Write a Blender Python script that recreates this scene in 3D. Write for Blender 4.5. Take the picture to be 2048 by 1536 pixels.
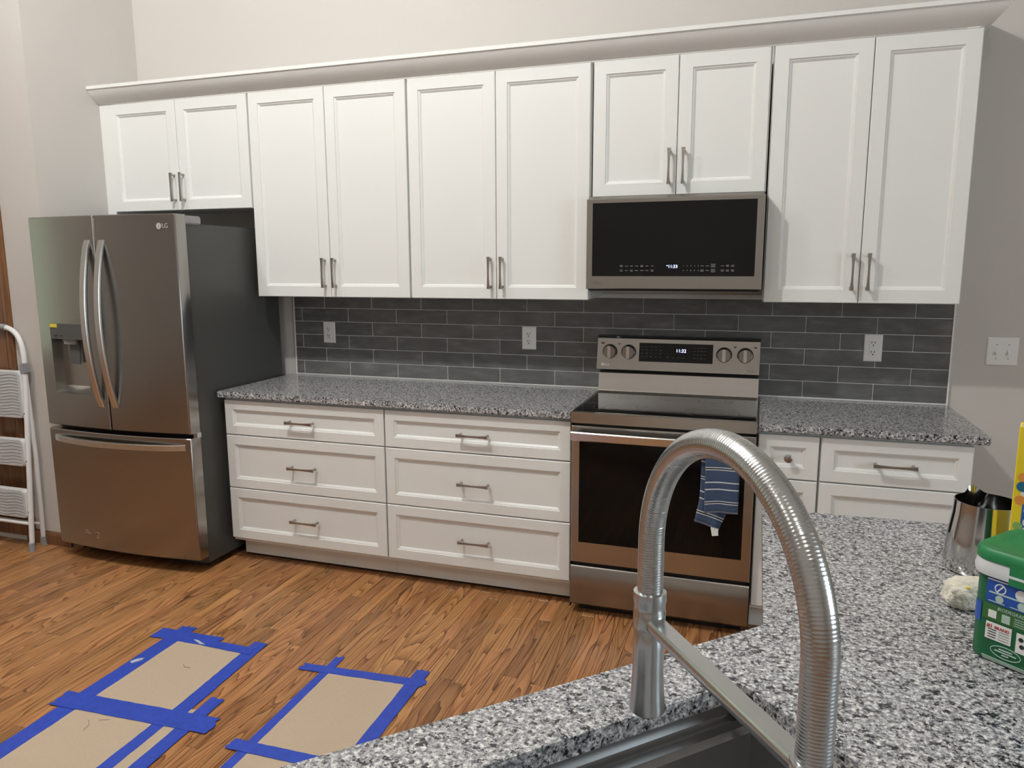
import bpy, bmesh, math, random
from mathutils import Vector, Matrix
random.seed(7)
scene = bpy.context.scene
for o in list(bpy.data.objects): bpy.data.objects.remove(o)
COL = scene.collection
PI = math.pi

# ------------------------------------------------------------------ camera
CAM = Vector((2.5781, -3.7248, 1.5458))
cR = Vector((0.9497652, 0.31294277, -0.003589)); cU = Vector((-0.04625827, 0.15171486, 0.98734126)); cF = Vector((-0.30952581, 0.93757636, -0.15856969))
cd = bpy.data.cameras.new('camera'); cd.lens = 36 * 1488.77 / 2048; cd.sensor_width = 36; cd.clip_start = .05
cam = bpy.data.objects.new('camera', cd); COL.objects.link(cam)
cam.matrix_world = Matrix(((cR.x, cU.x, -cF.x, CAM.x), (cR.y, cU.y, -cF.y, CAM.y), (cR.z, cU.z, -cF.z, CAM.z), (0, 0, 0, 1)))
scene.camera = cam

# ------------------------------------------------------------------ world, exposure
w = bpy.data.worlds.new('daylight'); scene.world = w; w.use_nodes = True
w.node_tree.nodes['Background'].inputs[0].default_value = (.66, .82, .72, 1)
w.node_tree.nodes['Background'].inputs[1].default_value = .6
vs = scene.view_settings
vs.view_transform = 'Standard'; vs.look = 'None'; vs.exposure = -0.03; vs.gamma = 1.0; vs.use_curve_mapping = False

# window daylight (at the two windows of the room, behind and to the side of the viewer)
WINDOWS = [((5.90, -3.2, 1.7), (PI/2, 0, PI/2), 1.5, 1.5, 44, (.78, .91, 1)),
           ((-3.90, -2.1, 1.6), (PI/2, 0, -PI/2), .8, 1.6, 2.6, (.78, .92, .58))]
for loc, rot, sx, sy, pw, colr in WINDOWS:
    l = bpy.data.lights.new('window_daylight', 'AREA'); l.shape = 'RECTANGLE'; l.size = sx; l.size_y = sy; l.energy = pw; l.color = colr
    o = bpy.data.objects.new('window_daylight', l); COL.objects.link(o); o.location = loc; o.rotation_euler = rot
CEIL = 4.1
LAMPS = [(.8, -2.35, 180, 'over the kitchen floor in front of the drawers'), (-.8, -2.40, 62, 'over the kitchen floor in front of the refrigerator'),
         (3.2, -5.0, 28, 'added as unseen fill light behind the island'), (.6, -5.2, 18, 'added as unseen fill light in the room away from the kitchen')]  # these two are added fill, to keep the kitchen shadows from going too dark

# ------------------------------------------------------------------ material helpers
def nodes(name):
    m = bpy.data.materials.new(name); m.use_nodes = True
    nt = m.node_tree; return m, nt, nt.nodes['Principled BSDF']
def mat(name, col, rough=.5, metal=0, spec=.5, coat=0, emit=None, es=1, trans=0, ior=1.45, noise=0, nscale=40, bump=0, bscale=80, aniso=0):
    m, nt, b = nodes(name)
    b.inputs['Base Color'].default_value = (*col, 1); b.inputs['Roughness'].default_value = rough; b.inputs['Metallic'].default_value = metal
    b.inputs['Specular IOR Level'].default_value = spec; b.inputs['Coat Weight'].default_value = coat; b.inputs['Coat Roughness'].default_value = .08
    b.inputs['IOR'].default_value = ior; b.inputs['Transmission Weight'].default_value = trans
    if emit: b.inputs['Emission Color'].default_value = (*emit, 1); b.inputs['Emission Strength'].default_value = es
    if aniso:
        b.inputs['Anisotropic'].default_value = aniso
        t = nt.nodes.new('ShaderNodeTangent'); t.direction_type = 'RADIAL'; t.axis = 'Z'; nt.links.new(t.outputs[0], b.inputs['Tangent'])
    if noise or bump:
        g = nt.nodes.new('ShaderNodeNewGeometry')
        n = nt.nodes.new('ShaderNodeTexNoise'); n.inputs['Scale'].default_value = nscale; n.inputs['Detail'].default_value = 4
        nt.links.new(g.outputs['Position'], n.inputs['Vector'])
        if noise:
            mx = nt.nodes.new('ShaderNodeMix'); mx.data_type = 'RGBA'
            mx.inputs[6].default_value = (*[c * (1 - noise) for c in col], 1); mx.inputs[7].default_value = (*[min(1, c * (1 + noise)) for c in col], 1)
            nt.links.new(n.outputs['Fac'], mx.inputs[0]); nt.links.new(mx.outputs[2], b.inputs['Base Color'])
        if bump:
            n2 = nt.nodes.new('ShaderNodeTexNoise'); n2.inputs['Scale'].default_value = bscale; n2.inputs['Detail'].default_value = 2
            nt.links.new(g.outputs['Position'], n2.inputs['Vector'])
            bp = nt.nodes.new('ShaderNodeBump'); bp.inputs['Strength'].default_value = bump; bp.inputs['Distance'].default_value = .01
            nt.links.new(n2.outputs['Fac'], bp.inputs['Height']); nt.links.new(bp.outputs[0], b.inputs['Normal'])
    return m
def ramp(nt, fac, stops, const=False):
    r = nt.nodes.new('ShaderNodeValToRGB'); cr = r.color_ramp
    if const: cr.interpolation = 'CONSTANT'
    while len(cr.elements) < len(stops): cr.elements.new(.5)
    for e, (p, c) in zip(cr.elements, stops): e.position = p; e.color = (*c, 1)
    nt.links.new(fac, r.inputs[0]); return r.outputs[0]
def mapping(nt, vec, scale):
    m = nt.nodes.new('ShaderNodeMapping'); m.inputs['Scale'].default_value = scale; nt.links.new(vec, m.inputs['Vector']); return m.outputs[0]

def granite():
    m, nt, b = nodes('granite'); g = nt.nodes.new('ShaderNodeNewGeometry'); P = g.outputs['Position']
    def nz(sc, det, ro):
        q = nt.nodes.new('ShaderNodeTexNoise'); q.inputs['Scale'].default_value = sc; q.inputs['Detail'].default_value = det; q.inputs['Roughness'].default_value = ro
        nt.links.new(P, q.inputs['Vector']); return q.outputs['Fac']
    base = ramp(nt, nz(138, 3.5, .62), [(.32, (.085, .09, .105)), (.45, (.27, .275, .285)), (.55, (.47, .47, .475)), (.66, (.80, .80, .79))])
    dark = ramp(nt, nz(98, 4, .68), [(.405, (1, 1, 1)), (.46, (0, 0, 0))])
    dk2 = ramp(nt, nz(220, 2, .6), [(.34, (1, 1, 1)), (.43, (0, 0, 0))])
    m1 = nt.nodes.new('ShaderNodeMix'); m1.data_type = 'RGBA'; m1.inputs[7].default_value = (.012, .012, .015, 1); nt.links.new(dark, m1.inputs[0]); nt.links.new(base, m1.inputs[6])
    m2 = nt.nodes.new('ShaderNodeMix'); m2.data_type = 'RGBA'; m2.inputs[7].default_value = (.06, .062, .07, 1); nt.links.new(dk2, m2.inputs[0]); nt.links.new(m1.outputs[2], m2.inputs[6])
    c = m2.outputs[2]
    nt.links.new(c, b.inputs['Base Color']); b.inputs['Roughness'].default_value = .16; b.inputs['Specular IOR Level'].default_value = .55
    return m
def oak():
    m, nt, b = nodes('oak_floor'); g = nt.nodes.new('ShaderNodeNewGeometry'); oi = nt.nodes.new('ShaderNodeObjectInfo')
    r = nt.nodes.new('ShaderNodeMath'); r.operation = 'ADD'; nt.links.new(oi.outputs['Random'], r.inputs[0]); nt.links.new(g.outputs['Random Per Island'], r.inputs[1])
    rf = nt.nodes.new('ShaderNodeMath'); rf.operation = 'FRACT'; nt.links.new(r.outputs[0], rf.inputs[0])
    off = nt.nodes.new('ShaderNodeVectorMath'); off.operation = 'MULTIPLY_ADD'; off.inputs[0].default_value = (13.7, 41.3, 7.9)
    nt.links.new(rf.outputs[0], off.inputs[1]); nt.links.new(g.outputs['Position'], off.inputs[2])
    V = off.outputs[0]
    # cathedral figure: contour lines of a strongly stretched noise field
    n = nt.nodes.new('ShaderNodeTexNoise'); n.inputs['Scale'].default_value = 1; n.inputs['Detail'].default_value = 1.5; n.inputs['Roughness'].default_value = .4; n.inputs['Distortion'].default_value = .25
    nt.links.new(mapping(nt, V, (11, .95, 1)), n.inputs['Vector'])
    k = nt.nodes.new('ShaderNodeMath'); k.operation = 'MULTIPLY'; k.inputs[1].default_value = 18; nt.links.new(n.outputs['Fac'], k.inputs[0])
    f = nt.nodes.new('ShaderNodeMath'); f.operation = 'FRACT'; nt.links.new(k.outputs[0], f.inputs[0])
    f2 = nt.nodes.new('ShaderNodeMath'); f2.operation = 'POWER'; f2.inputs[1].default_value = .55; nt.links.new(f.outputs[0], f2.inputs[0])
    fine = nt.nodes.new('ShaderNodeTexNoise'); fine.inputs['Scale'].default_value = 1; fine.inputs['Detail'].default_value = 5; fine.inputs['Roughness'].default_value = .65
    nt.links.new(mapping(nt, V, (420, 14, 1)), fine.inputs['Vector'])
    s = nt.nodes.new('ShaderNodeMath'); s.operation = 'MULTIPLY_ADD'; s.inputs[1].default_value = .50; nt.links.new(f2.outputs[0], s.inputs[0])
    fm = nt.nodes.new('ShaderNodeMath'); fm.operation = 'MULTIPLY'; fm.inputs[1].default_value = .62; nt.links.new(fine.outputs['Fac'], fm.inputs[0]); nt.links.new(fm.outputs[0], s.inputs[2])
    c = ramp(nt, s.outputs[0], [(.30, (.085, .032, .011)), (.47, (.25, .108, .040)), (.64, (.42, .204, .083)), (.90, (.55, .295, .133))])
    hs = nt.nodes.new('ShaderNodeHueSaturation')
    val = nt.nodes.new('ShaderNodeMapRange'); val.inputs['To Min'].default_value = .64; val.inputs['To Max'].default_value = 1.06; nt.links.new(rf.outputs[0], val.inputs['Value'])
    r2 = nt.nodes.new('ShaderNodeMath'); r2.operation = 'MULTIPLY'; r2.inputs[1].default_value = 7.31; nt.links.new(rf.outputs[0], r2.inputs[0])
    r3 = nt.nodes.new('ShaderNodeMath'); r3.operation = 'FRACT'; nt.links.new(r2.outputs[0], r3.inputs[0])
    hue = nt.nodes.new('ShaderNodeMapRange'); hue.inputs['To Min'].default_value = .494; hue.inputs['To Max'].default_value = .503; nt.links.new(r3.outputs[0], hue.inputs['Value'])
    nt.links.new(val.outputs[0], hs.inputs['Value']); nt.links.new(hue.outputs[0], hs.inputs['Hue']); nt.links.new(c, hs.inputs['Color']); hs.inputs['Saturation'].default_value = 1.03
    nt.links.new(hs.outputs[0], b.inputs['Base Color']); b.inputs['Roughness'].default_value = .33; b.inputs['Specular IOR Level'].default_value = .45
    return m
def brown_wood():
    m, nt, b = nodes('brown_wood'); g = nt.nodes.new('ShaderNodeNewGeometry')
    n = nt.nodes.new('ShaderNodeTexNoise'); n.inputs['Scale'].default_value = 1; n.inputs['Detail'].default_value = 5
    nt.links.new(mapping(nt, g.outputs['Position'], (60, 60, 3)), n.inputs['Vector'])
    c = ramp(nt, n.outputs['Fac'], [(.3, (.10, .042, .017)), (.7, (.21, .095, .04))])
    nt.links.new(c, b.inputs['Base Color']); b.inputs['Roughness'].default_value = .3
    return m
def tile_mat():
    m, nt, b = nodes('grey_glazed_tile'); g = nt.nodes.new('ShaderNodeNewGeometry'); oi = nt.nodes.new('ShaderNodeObjectInfo')
    n = nt.nodes.new('ShaderNodeTexNoise'); n.inputs['Scale'].default_value = 1; n.inputs['Detail'].default_value = 4
    nt.links.new(mapping(nt, g.outputs['Position'], (9, 9, 26)), n.inputs['Vector'])
    c = ramp(nt, n.outputs['Fac'], [(.3, (.108, .109, .107)), (.55, (.138, .139, .136)), (.8, (.20, .20, .192))])
    hs = nt.nodes.new('ShaderNodeHueSaturation'); mr = nt.nodes.new('ShaderNodeMapRange'); mr.inputs['To Min'].default_value = .9; mr.inputs['To Max'].default_value = 1.1
    nt.links.new(oi.outputs['Random'], mr.inputs['Value']); nt.links.new(mr.outputs[0], hs.inputs['Value']); nt.links.new(c, hs.inputs['Color']); nt.links.new(hs.outputs[0], b.inputs['Base Color'])
    b.inputs['Roughness'].default_value = .24; b.inputs['Specular IOR Level'].default_value = .35
    n2 = nt.nodes.new('ShaderNodeTexNoise'); n2.inputs['Scale'].default_value = 1; n2.inputs['Detail'].default_value = 2
    nt.links.new(mapping(nt, g.outputs['Position'], (16, 16, 45)), n2.inputs['Vector'])
    bp = nt.nodes.new('ShaderNodeBump'); bp.inputs['Strength'].default_value = .3; bp.inputs['Distance'].default_value = .004
    nt.links.new(n2.outputs['Fac'], bp.inputs['Height']); nt.links.new(bp.outputs[0], b.inputs['Normal'])
    return m
def towel_mat():
    m, nt, b = nodes('striped_towel'); uv = nt.nodes.new('ShaderNodeUVMap'); uv.uv_map = 'UVMap'
    sx = nt.nodes.new('ShaderNodeSeparateXYZ'); nt.links.new(uv.outputs[0], sx.inputs[0])
    blue = (.045, .078, .155); wh = (.72, .74, .74); navy = (.010, .018, .045)
    st = [(0, (.25, .32, .5)), (.006, blue)]
    def line(p, wd=.0042): st.extend([(p, wh), (p + wd, blue)])
    st += [(.036, wh), (.0395, navy), (.045, wh), (.049, blue)]
    line(.096); line(.125)
    st += [(.177, wh), (.181, navy), (.187, wh), (.191, blue)]
    line(.249)
    c = ramp(nt, sx.outputs[1], [(p / .3, cc) for p, cc in st], True)
    d = nt.nodes.new('ShaderNodeMath'); d.operation = 'DIVIDE'; d.inputs[1].default_value = .3
    nt.links.new(sx.outputs[1], d.inputs[0])
    for l in list(nt.links):
        if l.from_socket == sx.outputs[1] and l.to_node.type == 'VALTORGB': nt.links.remove(l)
    rn = [x for x in nt.nodes if x.type == 'VALTORGB'][0]; nt.links.new(d.outputs[0], rn.inputs[0])
    n = nt.nodes.new('ShaderNodeTexNoise'); n.inputs['Scale'].default_value = 420; g = nt.nodes.new('ShaderNodeNewGeometry'); nt.links.new(g.outputs['Position'], n.inputs['Vector'])
    mx = nt.nodes.new('ShaderNodeMix'); mx.data_type = 'RGBA'; mx.blend_type = 'MULTIPLY'; mx.inputs[0].default_value = .55
    r2 = ramp(nt, n.outputs['Fac'], [(.3, (.5, .5, .5)), (.7, (1, 1, 1))]); nt.links.new(c, mx.inputs[6]); nt.links.new(r2, mx.inputs[7])
    nt.links.new(mx.outputs[2], b.inputs['Base Color']); b.inputs['Roughness'].default_value = .95; b.inputs['Sheen Weight'].default_value = .2
    bp = nt.nodes.new('ShaderNodeBump'); bp.inputs['Strength'].default_value = .5; bp.inputs['Distance'].default_value = .002
    nt.links.new(n.outputs['Fac'], bp.inputs['Height']); nt.links.new(bp.outputs[0], b.inputs['Normal'])
    return m

M = dict(
    wall=mat('wall_paint', (.565, .54, .51), .75, bump=.03, bscale=160),
    ceil=mat('ceiling_paint', (.78, .77, .74), .85),
    cab=mat('cabinet_paint', (.785, .795, .775), .34, spec=.4),
    cabin=mat('cabinet_inside', (.55, .53, .47), .6),
    granite=granite(), oak=oak(), wood=brown_wood(), tile=tile_mat(),
    grout=mat('grout', (.68, .68, .66), .9),
    sub=mat('subfloor', (.03, .014, .006), .9),
    steel=mat('stainless_steel', (.44, .425, .40), .25, 1, aniso=.6),
    fsteel=mat('fridge_stainless', (.36, .345, .325), .24, 1, aniso=.6),
    steel_d=mat('stainless_dark', (.34, .32, .30), .25, 1, aniso=.5),
    steel_l=mat('stainless_bright', (.70, .69, .67), .26, 1),
    nickel=mat('brushed_nickel', (.42, .40, .37), .30, 1),
    faucet=mat('faucet_nickel', (.54, .56, .565), .23, 1),
    sinkm=mat('sink_steel', (.40, .40, .40), .30, 1),
    chrome=mat('polished_steel', (.62, .61, .60), .10, 1),
    fside=mat('fridge_side_grey', (.062, .063, .060), .42),
    black=mat('black_plastic', (.008, .008, .008), .4),
    blackglass=mat('black_glass', (.004, .0045, .005), .03, spec=.38),
    cookglass=mat('cooktop_glass', (.004, .004, .005), .06, spec=.10),
    ovenglass=mat('oven_glass', (.004, .004, .004), .05, spec=.2),
    grey=mat('grey_plastic', (.28, .28, .29), .45),
    dgrey=mat('dark_grey_plastic', (.075, .077, .078), .4),
    white=mat('white_plastic', (.80, .80, .79), .35),
    wmetal=mat('white_enamel', (.80, .80, .80), .3),
    tread=mat('tread_plastic', (.55, .57, .59), .5),
    rib=mat('tread_groove', (.36, .38, .40), .6),
    slot=mat('outlet_slot', (.02, .02, .02), .6),
    led=mat('blue_led', (.3, .4, 1), .5, emit=(.55, .65, 1), es=3.2),
    mark=mat('panel_print', (.30, .30, .30), .6),
    mark_d=mat('panel_print_dim', (.07, .07, .072), .6),
    logo=mat('logo_silver', (.75, .75, .75), .35, .6),
    logo_d=mat('logo_grey', (.10, .10, .10), .5),
    yellow_s=mat('yellow_sticker', (.72, .62, .05), .5),
    card=mat('cardboard', (.49, .39, .285), .85, noise=.06, nscale=90),
    tape=mat('blue_tape', (.022, .060, .42), .55, noise=.25, nscale=30, bump=.25, bscale=60),
    torn_glint=mat('torn_tape_and_highlight', (.45, .50, .58), .7, noise=.3, nscale=120),  # pale tone for a tear and for the painted highlight on a curl
    crease=mat('crease_mark', (.18, .12, .07), .9),
    btub=mat('green_tub', (.008, .10, .036), .38),
    blid=mat('green_lid', (.016, .19, .065), .42, noise=.18, nscale=25),
    brim=mat('tub_rim', (.66, .68, .70), .35),
    lblue=mat('label_blue', (.015, .075, .36), .4),
    lgreen=mat('label_green', (.04, .14, .035), .4),
    lwhite=mat('label_white', (.78, .78, .76), .45),
    lpale=mat('label_print_pale', (.42, .55, .50), .5),
    lred=mat('label_red', (.45, .03, .03), .5),
    redmark=mat('dull_red_print', (.16, .06, .05), .6),
    ink=mat('label_ink', (.02, .025, .03), .6),
    ybox=mat('yellow_card', (.86, .66, .03), .45, noise=.05, nscale=12),
    red=mat('red_print', (.40, .02, .02), .5), orange=mat('orange_print', (.75, .30, .06), .5),
    bluep=mat('blue_print', (.03, .12, .42), .5), teal=mat('teal_print', (.02, .15, .25), .5), greenp=mat('green_print', (.25, .45, .12), .5),
    rag=mat('cream_cloth', (.74, .70, .60), .95, noise=.1, nscale=60, bump=.6, bscale=120),
    ragy=mat('yellow_flower_print', (.75, .62, .12), .95),
    ragg=mat('olive_print', (.16, .15, .06), .95),
    towel=towel_mat(),
    glass=mat('window_glass', (.9, .95, 1), .02, trans=1),
    lamp=mat('lamp_lens', (.9, .9, .88), .4),
    brass=mat('door_knob_brass', (.6, .42, .18), .3, 1),
)

# ------------------------------------------------------------------ mesh helpers
ORG = {}
def link(name, me, m, parent=None, local=False):
    o = bpy.data.objects.new(name, me); COL.objects.link(o)
    if m is not None and not me.materials: me.materials.append(m)
    if parent is not None:
        if not local: me.transform(Matrix.Translation(-ORG.get(parent.name, Vector())))
        o.parent = parent; ORG[o.name] = ORG.get(parent.name, Vector())
    else: ORG[o.name] = Vector()
    return o
def tag(o, label=None, cat=None, group=None, kind=None):
    if label: o['label'] = label
    if cat: o['category'] = cat
    if group: o['group'] = group
    if kind: o['kind'] = kind
    return o
def thing(name, label, cat, loc=(0, 0, 0), group=None, rotz=0):
    o = bpy.data.objects.new(name, None); COL.objects.link(o); o.location = loc; o.rotation_euler = (0, 0, rotz); o.empty_display_size = .05
    ORG[o.name] = Vector(loc); return tag(o, label, cat, group)
def raw(name, vs_, fs, m, parent=None, smooth=False, local=False, ang=35):
    me = bpy.data.meshes.new(name); me.from_pydata([tuple(v) for v in vs_], [], fs); me.update()
    bm = bmesh.new(); bm.from_mesh(me); bmesh.ops.recalc_face_normals(bm, faces=bm.faces); bm.to_mesh(me); bm.free()
    if smooth:
        for p in me.polygons: p.use_smooth = True
        me.set_sharp_from_angle(angle=math.radians(ang))
    return link(name, me, m, parent, local)
def bmobj(name, bm, m, parent=None, smooth=False, local=False, ang=35):
    bmesh.ops.recalc_face_normals(bm, faces=bm.faces)
    me = bpy.data.meshes.new(name); bm.to_mesh(me); bm.free()
    if smooth:
        for p in me.polygons: p.use_smooth = True
        me.set_sharp_from_angle(angle=math.radians(ang))
    return link(name, me, m, parent, local)
def addbox(bm, lo, hi, bev=0, seg=1):
    g = bmesh.ops.create_cube(bm, size=1); vs_ = g['verts']
    for v in vs_:
        v.co = Vector([(lo[i] + hi[i]) / 2 + v.co[i] * (hi[i] - lo[i]) for i in range(3)])
    if bev:
        es = list({e for v in vs_ for e in v.link_edges})
        bmesh.ops.bevel(bm, geom=es, offset=bev, segments=seg, affect='EDGES', clamp_overlap=True)
def box(name, lo, hi, m, parent=None, bev=0, seg=2, local=False, smooth=None):
    bm = bmesh.new(); addbox(bm, lo, hi, bev, seg)
    return bmobj(name, bm, m, parent, smooth=(bev > 0 and seg > 1) if smooth is None else smooth, local=local, ang=50)
def prism(name, pts, axis, a0, a1, m, parent=None, bev=0, local=False, smooth=False):
    """extrude a 2-D outline; axis 0: pts are (y,z), 1: (x,z), 2: (x,y)"""
    def co(p, a): return {0: (a, p[0], p[1]), 1: (p[0], a, p[1]), 2: (p[0], p[1], a)}[axis]
    n = len(pts); vs_ = [co(p, a0) for p in pts] + [co(p, a1) for p in pts]
    fs = [tuple(range(n)), tuple(range(n, 2 * n))] + [(i, (i + 1) % n, n + (i + 1) % n, n + i) for i in range(n)]
    return raw(name, vs_, fs, m, parent, smooth, local)
def tube(name, pts, r, m, parent=None, n=16, local=False, caps=True):
    pts = [Vector(p) for p in pts]; L = len(pts); rr = r if isinstance(r, (list, tuple)) else [r] * L
    t0 = (pts[1] - pts[0]).normalized(); nrm = t0.orthogonal().normalized(); vs_ = []
    for i, p in enumerate(pts):
        t = ((pts[min(i + 1, L - 1)] - p).normalized() + (p - pts[max(i - 1, 0)]).normalized()).normalized()
        nrm = (nrm - t * nrm.dot(t)).normalized(); b = t.cross(nrm)
        for k in range(n):
            a = 2 * PI * k / n; vs_.append(p + (nrm * math.cos(a) + b * math.sin(a)) * rr[i])
    fs = [(i * n + k, i * n + (k + 1) % n, (i + 1) * n + (k + 1) % n, (i + 1) * n + k) for i in range(L - 1) for k in range(n)]
    if caps: fs += [tuple(range(n)), tuple(range((L - 1) * n, L * n))]
    return raw(name, vs_, fs, m, parent, True, local, 50)
def lathe(name, prof, c, m, parent=None, n=32, axis=2, local=False, ang=35):
    vs_ = []; c = Vector(c)
    for r, h in prof:
        for k in range(n):
            a = 2 * PI * k / n; x, y = r * math.cos(a), r * math.sin(a)
            vs_.append(c + Vector({2: (x, y, h), 1: (x, h, y), 0: (h, x, y)}[axis]))
    L = len(prof); fs = [(i * n + k, i * n + (k + 1) % n, (i + 1) * n + (k + 1) % n, (i + 1) * n + k) for i in range(L - 1) for k in range(n)]
    fs += [tuple(range(n)), tuple(range((L - 1) * n, L * n))]
    return raw(name, vs_, fs, m, parent, True, local, ang)
def sweep(name, path, wv, tv, m, parent=None, smooth=True, ang=40):
    """bar with a rounded rectangular section: path point list, wv/tv: half width vector / thickness vectors per point"""
    vs_ = []; sec = [(-1, -.55), (-.8, -1), (.8, -1), (1, -.55), (1, .55), (.8, 1), (-.8, 1), (-1, .55)]; n = len(sec)
    for i, p in enumerate(path):
        wv_i = wv[i] if isinstance(wv, list) else wv; tv_i = tv[i] if isinstance(tv, list) else tv
        for a, b in sec: vs_.append(Vector(p) + Vector(wv_i) * a + Vector(tv_i) * b)
    L = len(path); fs = [(i * n + k, i * n + (k + 1) % n, (i + 1) * n + (k + 1) % n, (i + 1) * n + k) for i in range(L - 1) for k in range(n)]
    fs += [tuple(range(n)), tuple(range((L - 1) * n, L * n))]
    return raw(name, vs_, fs, m, parent, smooth, False, ang)
def text(name, s, size, loc, m, parent=None, rot=(PI / 2, 0, 0), ext=.0004, align='CENTER', local=False, sx=1):
    cu = bpy.data.curves.new(name, 'FONT'); cu.body = s; cu.size = size; cu.extrude = ext; cu.align_x = align; cu.align_y = 'CENTER'; cu.resolution_u = 3
    t = bpy.data.objects.new(name, cu); COL.objects.link(t); bpy.context.view_layer.update()
    me = bpy.data.meshes.new_from_object(t.evaluated_get(bpy.context.evaluated_depsgraph_get()))
    bpy.data.objects.remove(t)
    from mathutils import Euler
    me.transform(Matrix.Translation(loc) @ Euler(rot).to_matrix().to_4x4() @ Matrix.Diagonal((sx, 1, 1, 1)))
    me.materials.clear(); return link(name, me, m, parent, local)
def rrect(x0, x1, y0, y1, r, n=4):
    out = []
    for cx, cy, a0 in ((x1 - r, y1 - r, 0), (x0 + r, y1 - r, PI / 2), (x0 + r, y0 + r, PI), (x1 - r, y0 + r, 1.5 * PI)):
        for i in range(n + 1): a = a0 + PI / 2 * i / n; out.append((cx + r * math.cos(a), cy + r * math.sin(a)))
    return out

# shaker-type front with a stepped, moulded recess; faces -y, front plane at y
def front(name, x0, x1, z0, z1, y, fr, parent, t=.02, depth=.0105):
    rings = [(0, t, 0), (0, .003, 0), (.003, 0, 0), (fr, 0, 0), (fr + .0015, .0040, 0), (fr + .0065, .0052, 0), (fr + .0135, depth, 0), (fr + .0140, depth + .0015, 0), (fr + .0155, depth + .0015, 0)]
    vs_, fs = [], []
    for ins, dy, _ in rings: vs_ += [(x0 + ins, y + dy, z0 + ins), (x1 - ins, y + dy, z0 + ins), (x1 - ins, y + dy, z1 - ins), (x0 + ins, y + dy, z1 - ins)]
    for i in range(len(rings) - 1):
        for k in range(4): fs.append((i * 4 + k, i * 4 + (k + 1) % 4, i * 4 + 4 + (k + 1) % 4, i * 4 + 4 + k))
    fs += [(0, 1, 2, 3), tuple(range(len(rings) * 4 - 4, len(rings) * 4))]
    return raw(name, vs_, fs, M['cab'], parent)
def pull(parent, c, vertical, y, L=.152):
    """arched bar pull with flared ends and two posts; y = mounting plane, bar stands proud of it"""
    ax = Vector((0, 0, 1)) if vertical else Vector((1, 0, 0)); sd = Vector((1, 0, 0)) if vertical else Vector((0, 0, 1))
    c = Vector((c[0], y, c[1])); path = []; wv = []; tv = []
    for i in range(13):
        t = i / 12 * 2 - 1; path.append(c + ax * (t * L / 2) + Vector((0, -.031 - .003 * (1 - t * t), 0)))
        k = .0042 + .0042 * abs(t) ** 2.2; wv.append(sd * k); tv.append(Vector((0, -.0045 - .001 * abs(t) ** 2, 0)))
    h = sweep('handle', path, wv, tv, M['nickel'], parent)
    for s in (-1, 1):
        q = c + ax * (s * (L / 2 - .010))
        lathe('post', [(.0075, .002), (.0065, -.004), (.0055, -.018), (.006, -.032)], q, M['nickel'], h, n=10, axis=1)
    return h
def knob(parent, x, z, y):
    return lathe('knob', [(.009, .001), (.007, -.004), (.006, -.014), (.013, -.019), (.0165, -.024), (.0155, -.029), (.009, -.032)], (x, y, z), M['nickel'], parent, n=20, axis=1)

# ------------------------------------------------------------------ setting
XL, XR, YF = -4.0, 6.0, -7.5
def struct(name, lo, hi, m): return tag(box(name, lo, hi, m), kind='structure')
wall_back = struct('wall_back', (-1.1, 0, 0), (XR, .12, CEIL), M['wall'])
struct('wall_left', (-1.1, -.735, 0), (-.985, 0, CEIL), M['wall'])
struct('wall_hall', (XL, -.735, 0), (-1.1, -.615, CEIL), M['wall'])
def wall_with_hole(name, axis, p0, p1, a0, a1, h0, h1, z0, z1):
    bm = bmesh.new()
    for (u0, u1, q0, q1) in ((a0, h0, 0, CEIL), (h1, a1, 0, CEIL), (h0, h1, 0, z0), (h0, h1, z1, CEIL)):
        if axis == 0: addbox(bm, (u0, p0, q0), (u1, p1, q1))
        else: addbox(bm, (p0, u0, q0), (p1, u1, q1))
    return tag(bmobj(name, bm, M['wall']), kind='structure')
struct('wall_front', (XL, YF - .12, 0), (XR, YF, CEIL), M['wall'])
wall_with_hole('wall_side', 1, XL - .12, XL, YF, -.735, -2.5, -1.7, .8, 2.4)
wall_with_hole('wall_right', 1, XR, XR + .12, YF, .12, -3.95, -2.45, .95, 2.45)
struct('ceiling', (XL, YF, CEIL), (XR, .12, CEIL + .1), M['ceil'])
for i, (lo, hi) in enumerate((((XR + .05, -3.95, .95), (XR + .07, -2.45, 2.45)), ((XL - .08, -2.5, .8), (XL - .06, -1.7, 2.4)))):
    wn = tag(thing('window_%d' % (i + 1), None, None, lo), kind='structure')
    box('pane', lo, hi, M['glass'], wn)
    ax = 1
    for k in range(2):
        a, b_ = list(lo), list(hi); d = .05
        a[1 - ax] -= .02; b_[1 - ax] += .04
        if k == 0: b_[ax] = a[ax] + d
        else: a[ax] = b_[ax] - d
        box('window_frame', a, b_, M['white'], wn)
        a, b_ = list(lo), list(hi); a[1 - ax] -= .02; b_[1 - ax] += .04
        if k == 0: b_[2] = a[2] + d
        else: a[2] = b_[2] - d
        box('window_frame', a, b_, M['white'], wn)

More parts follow.
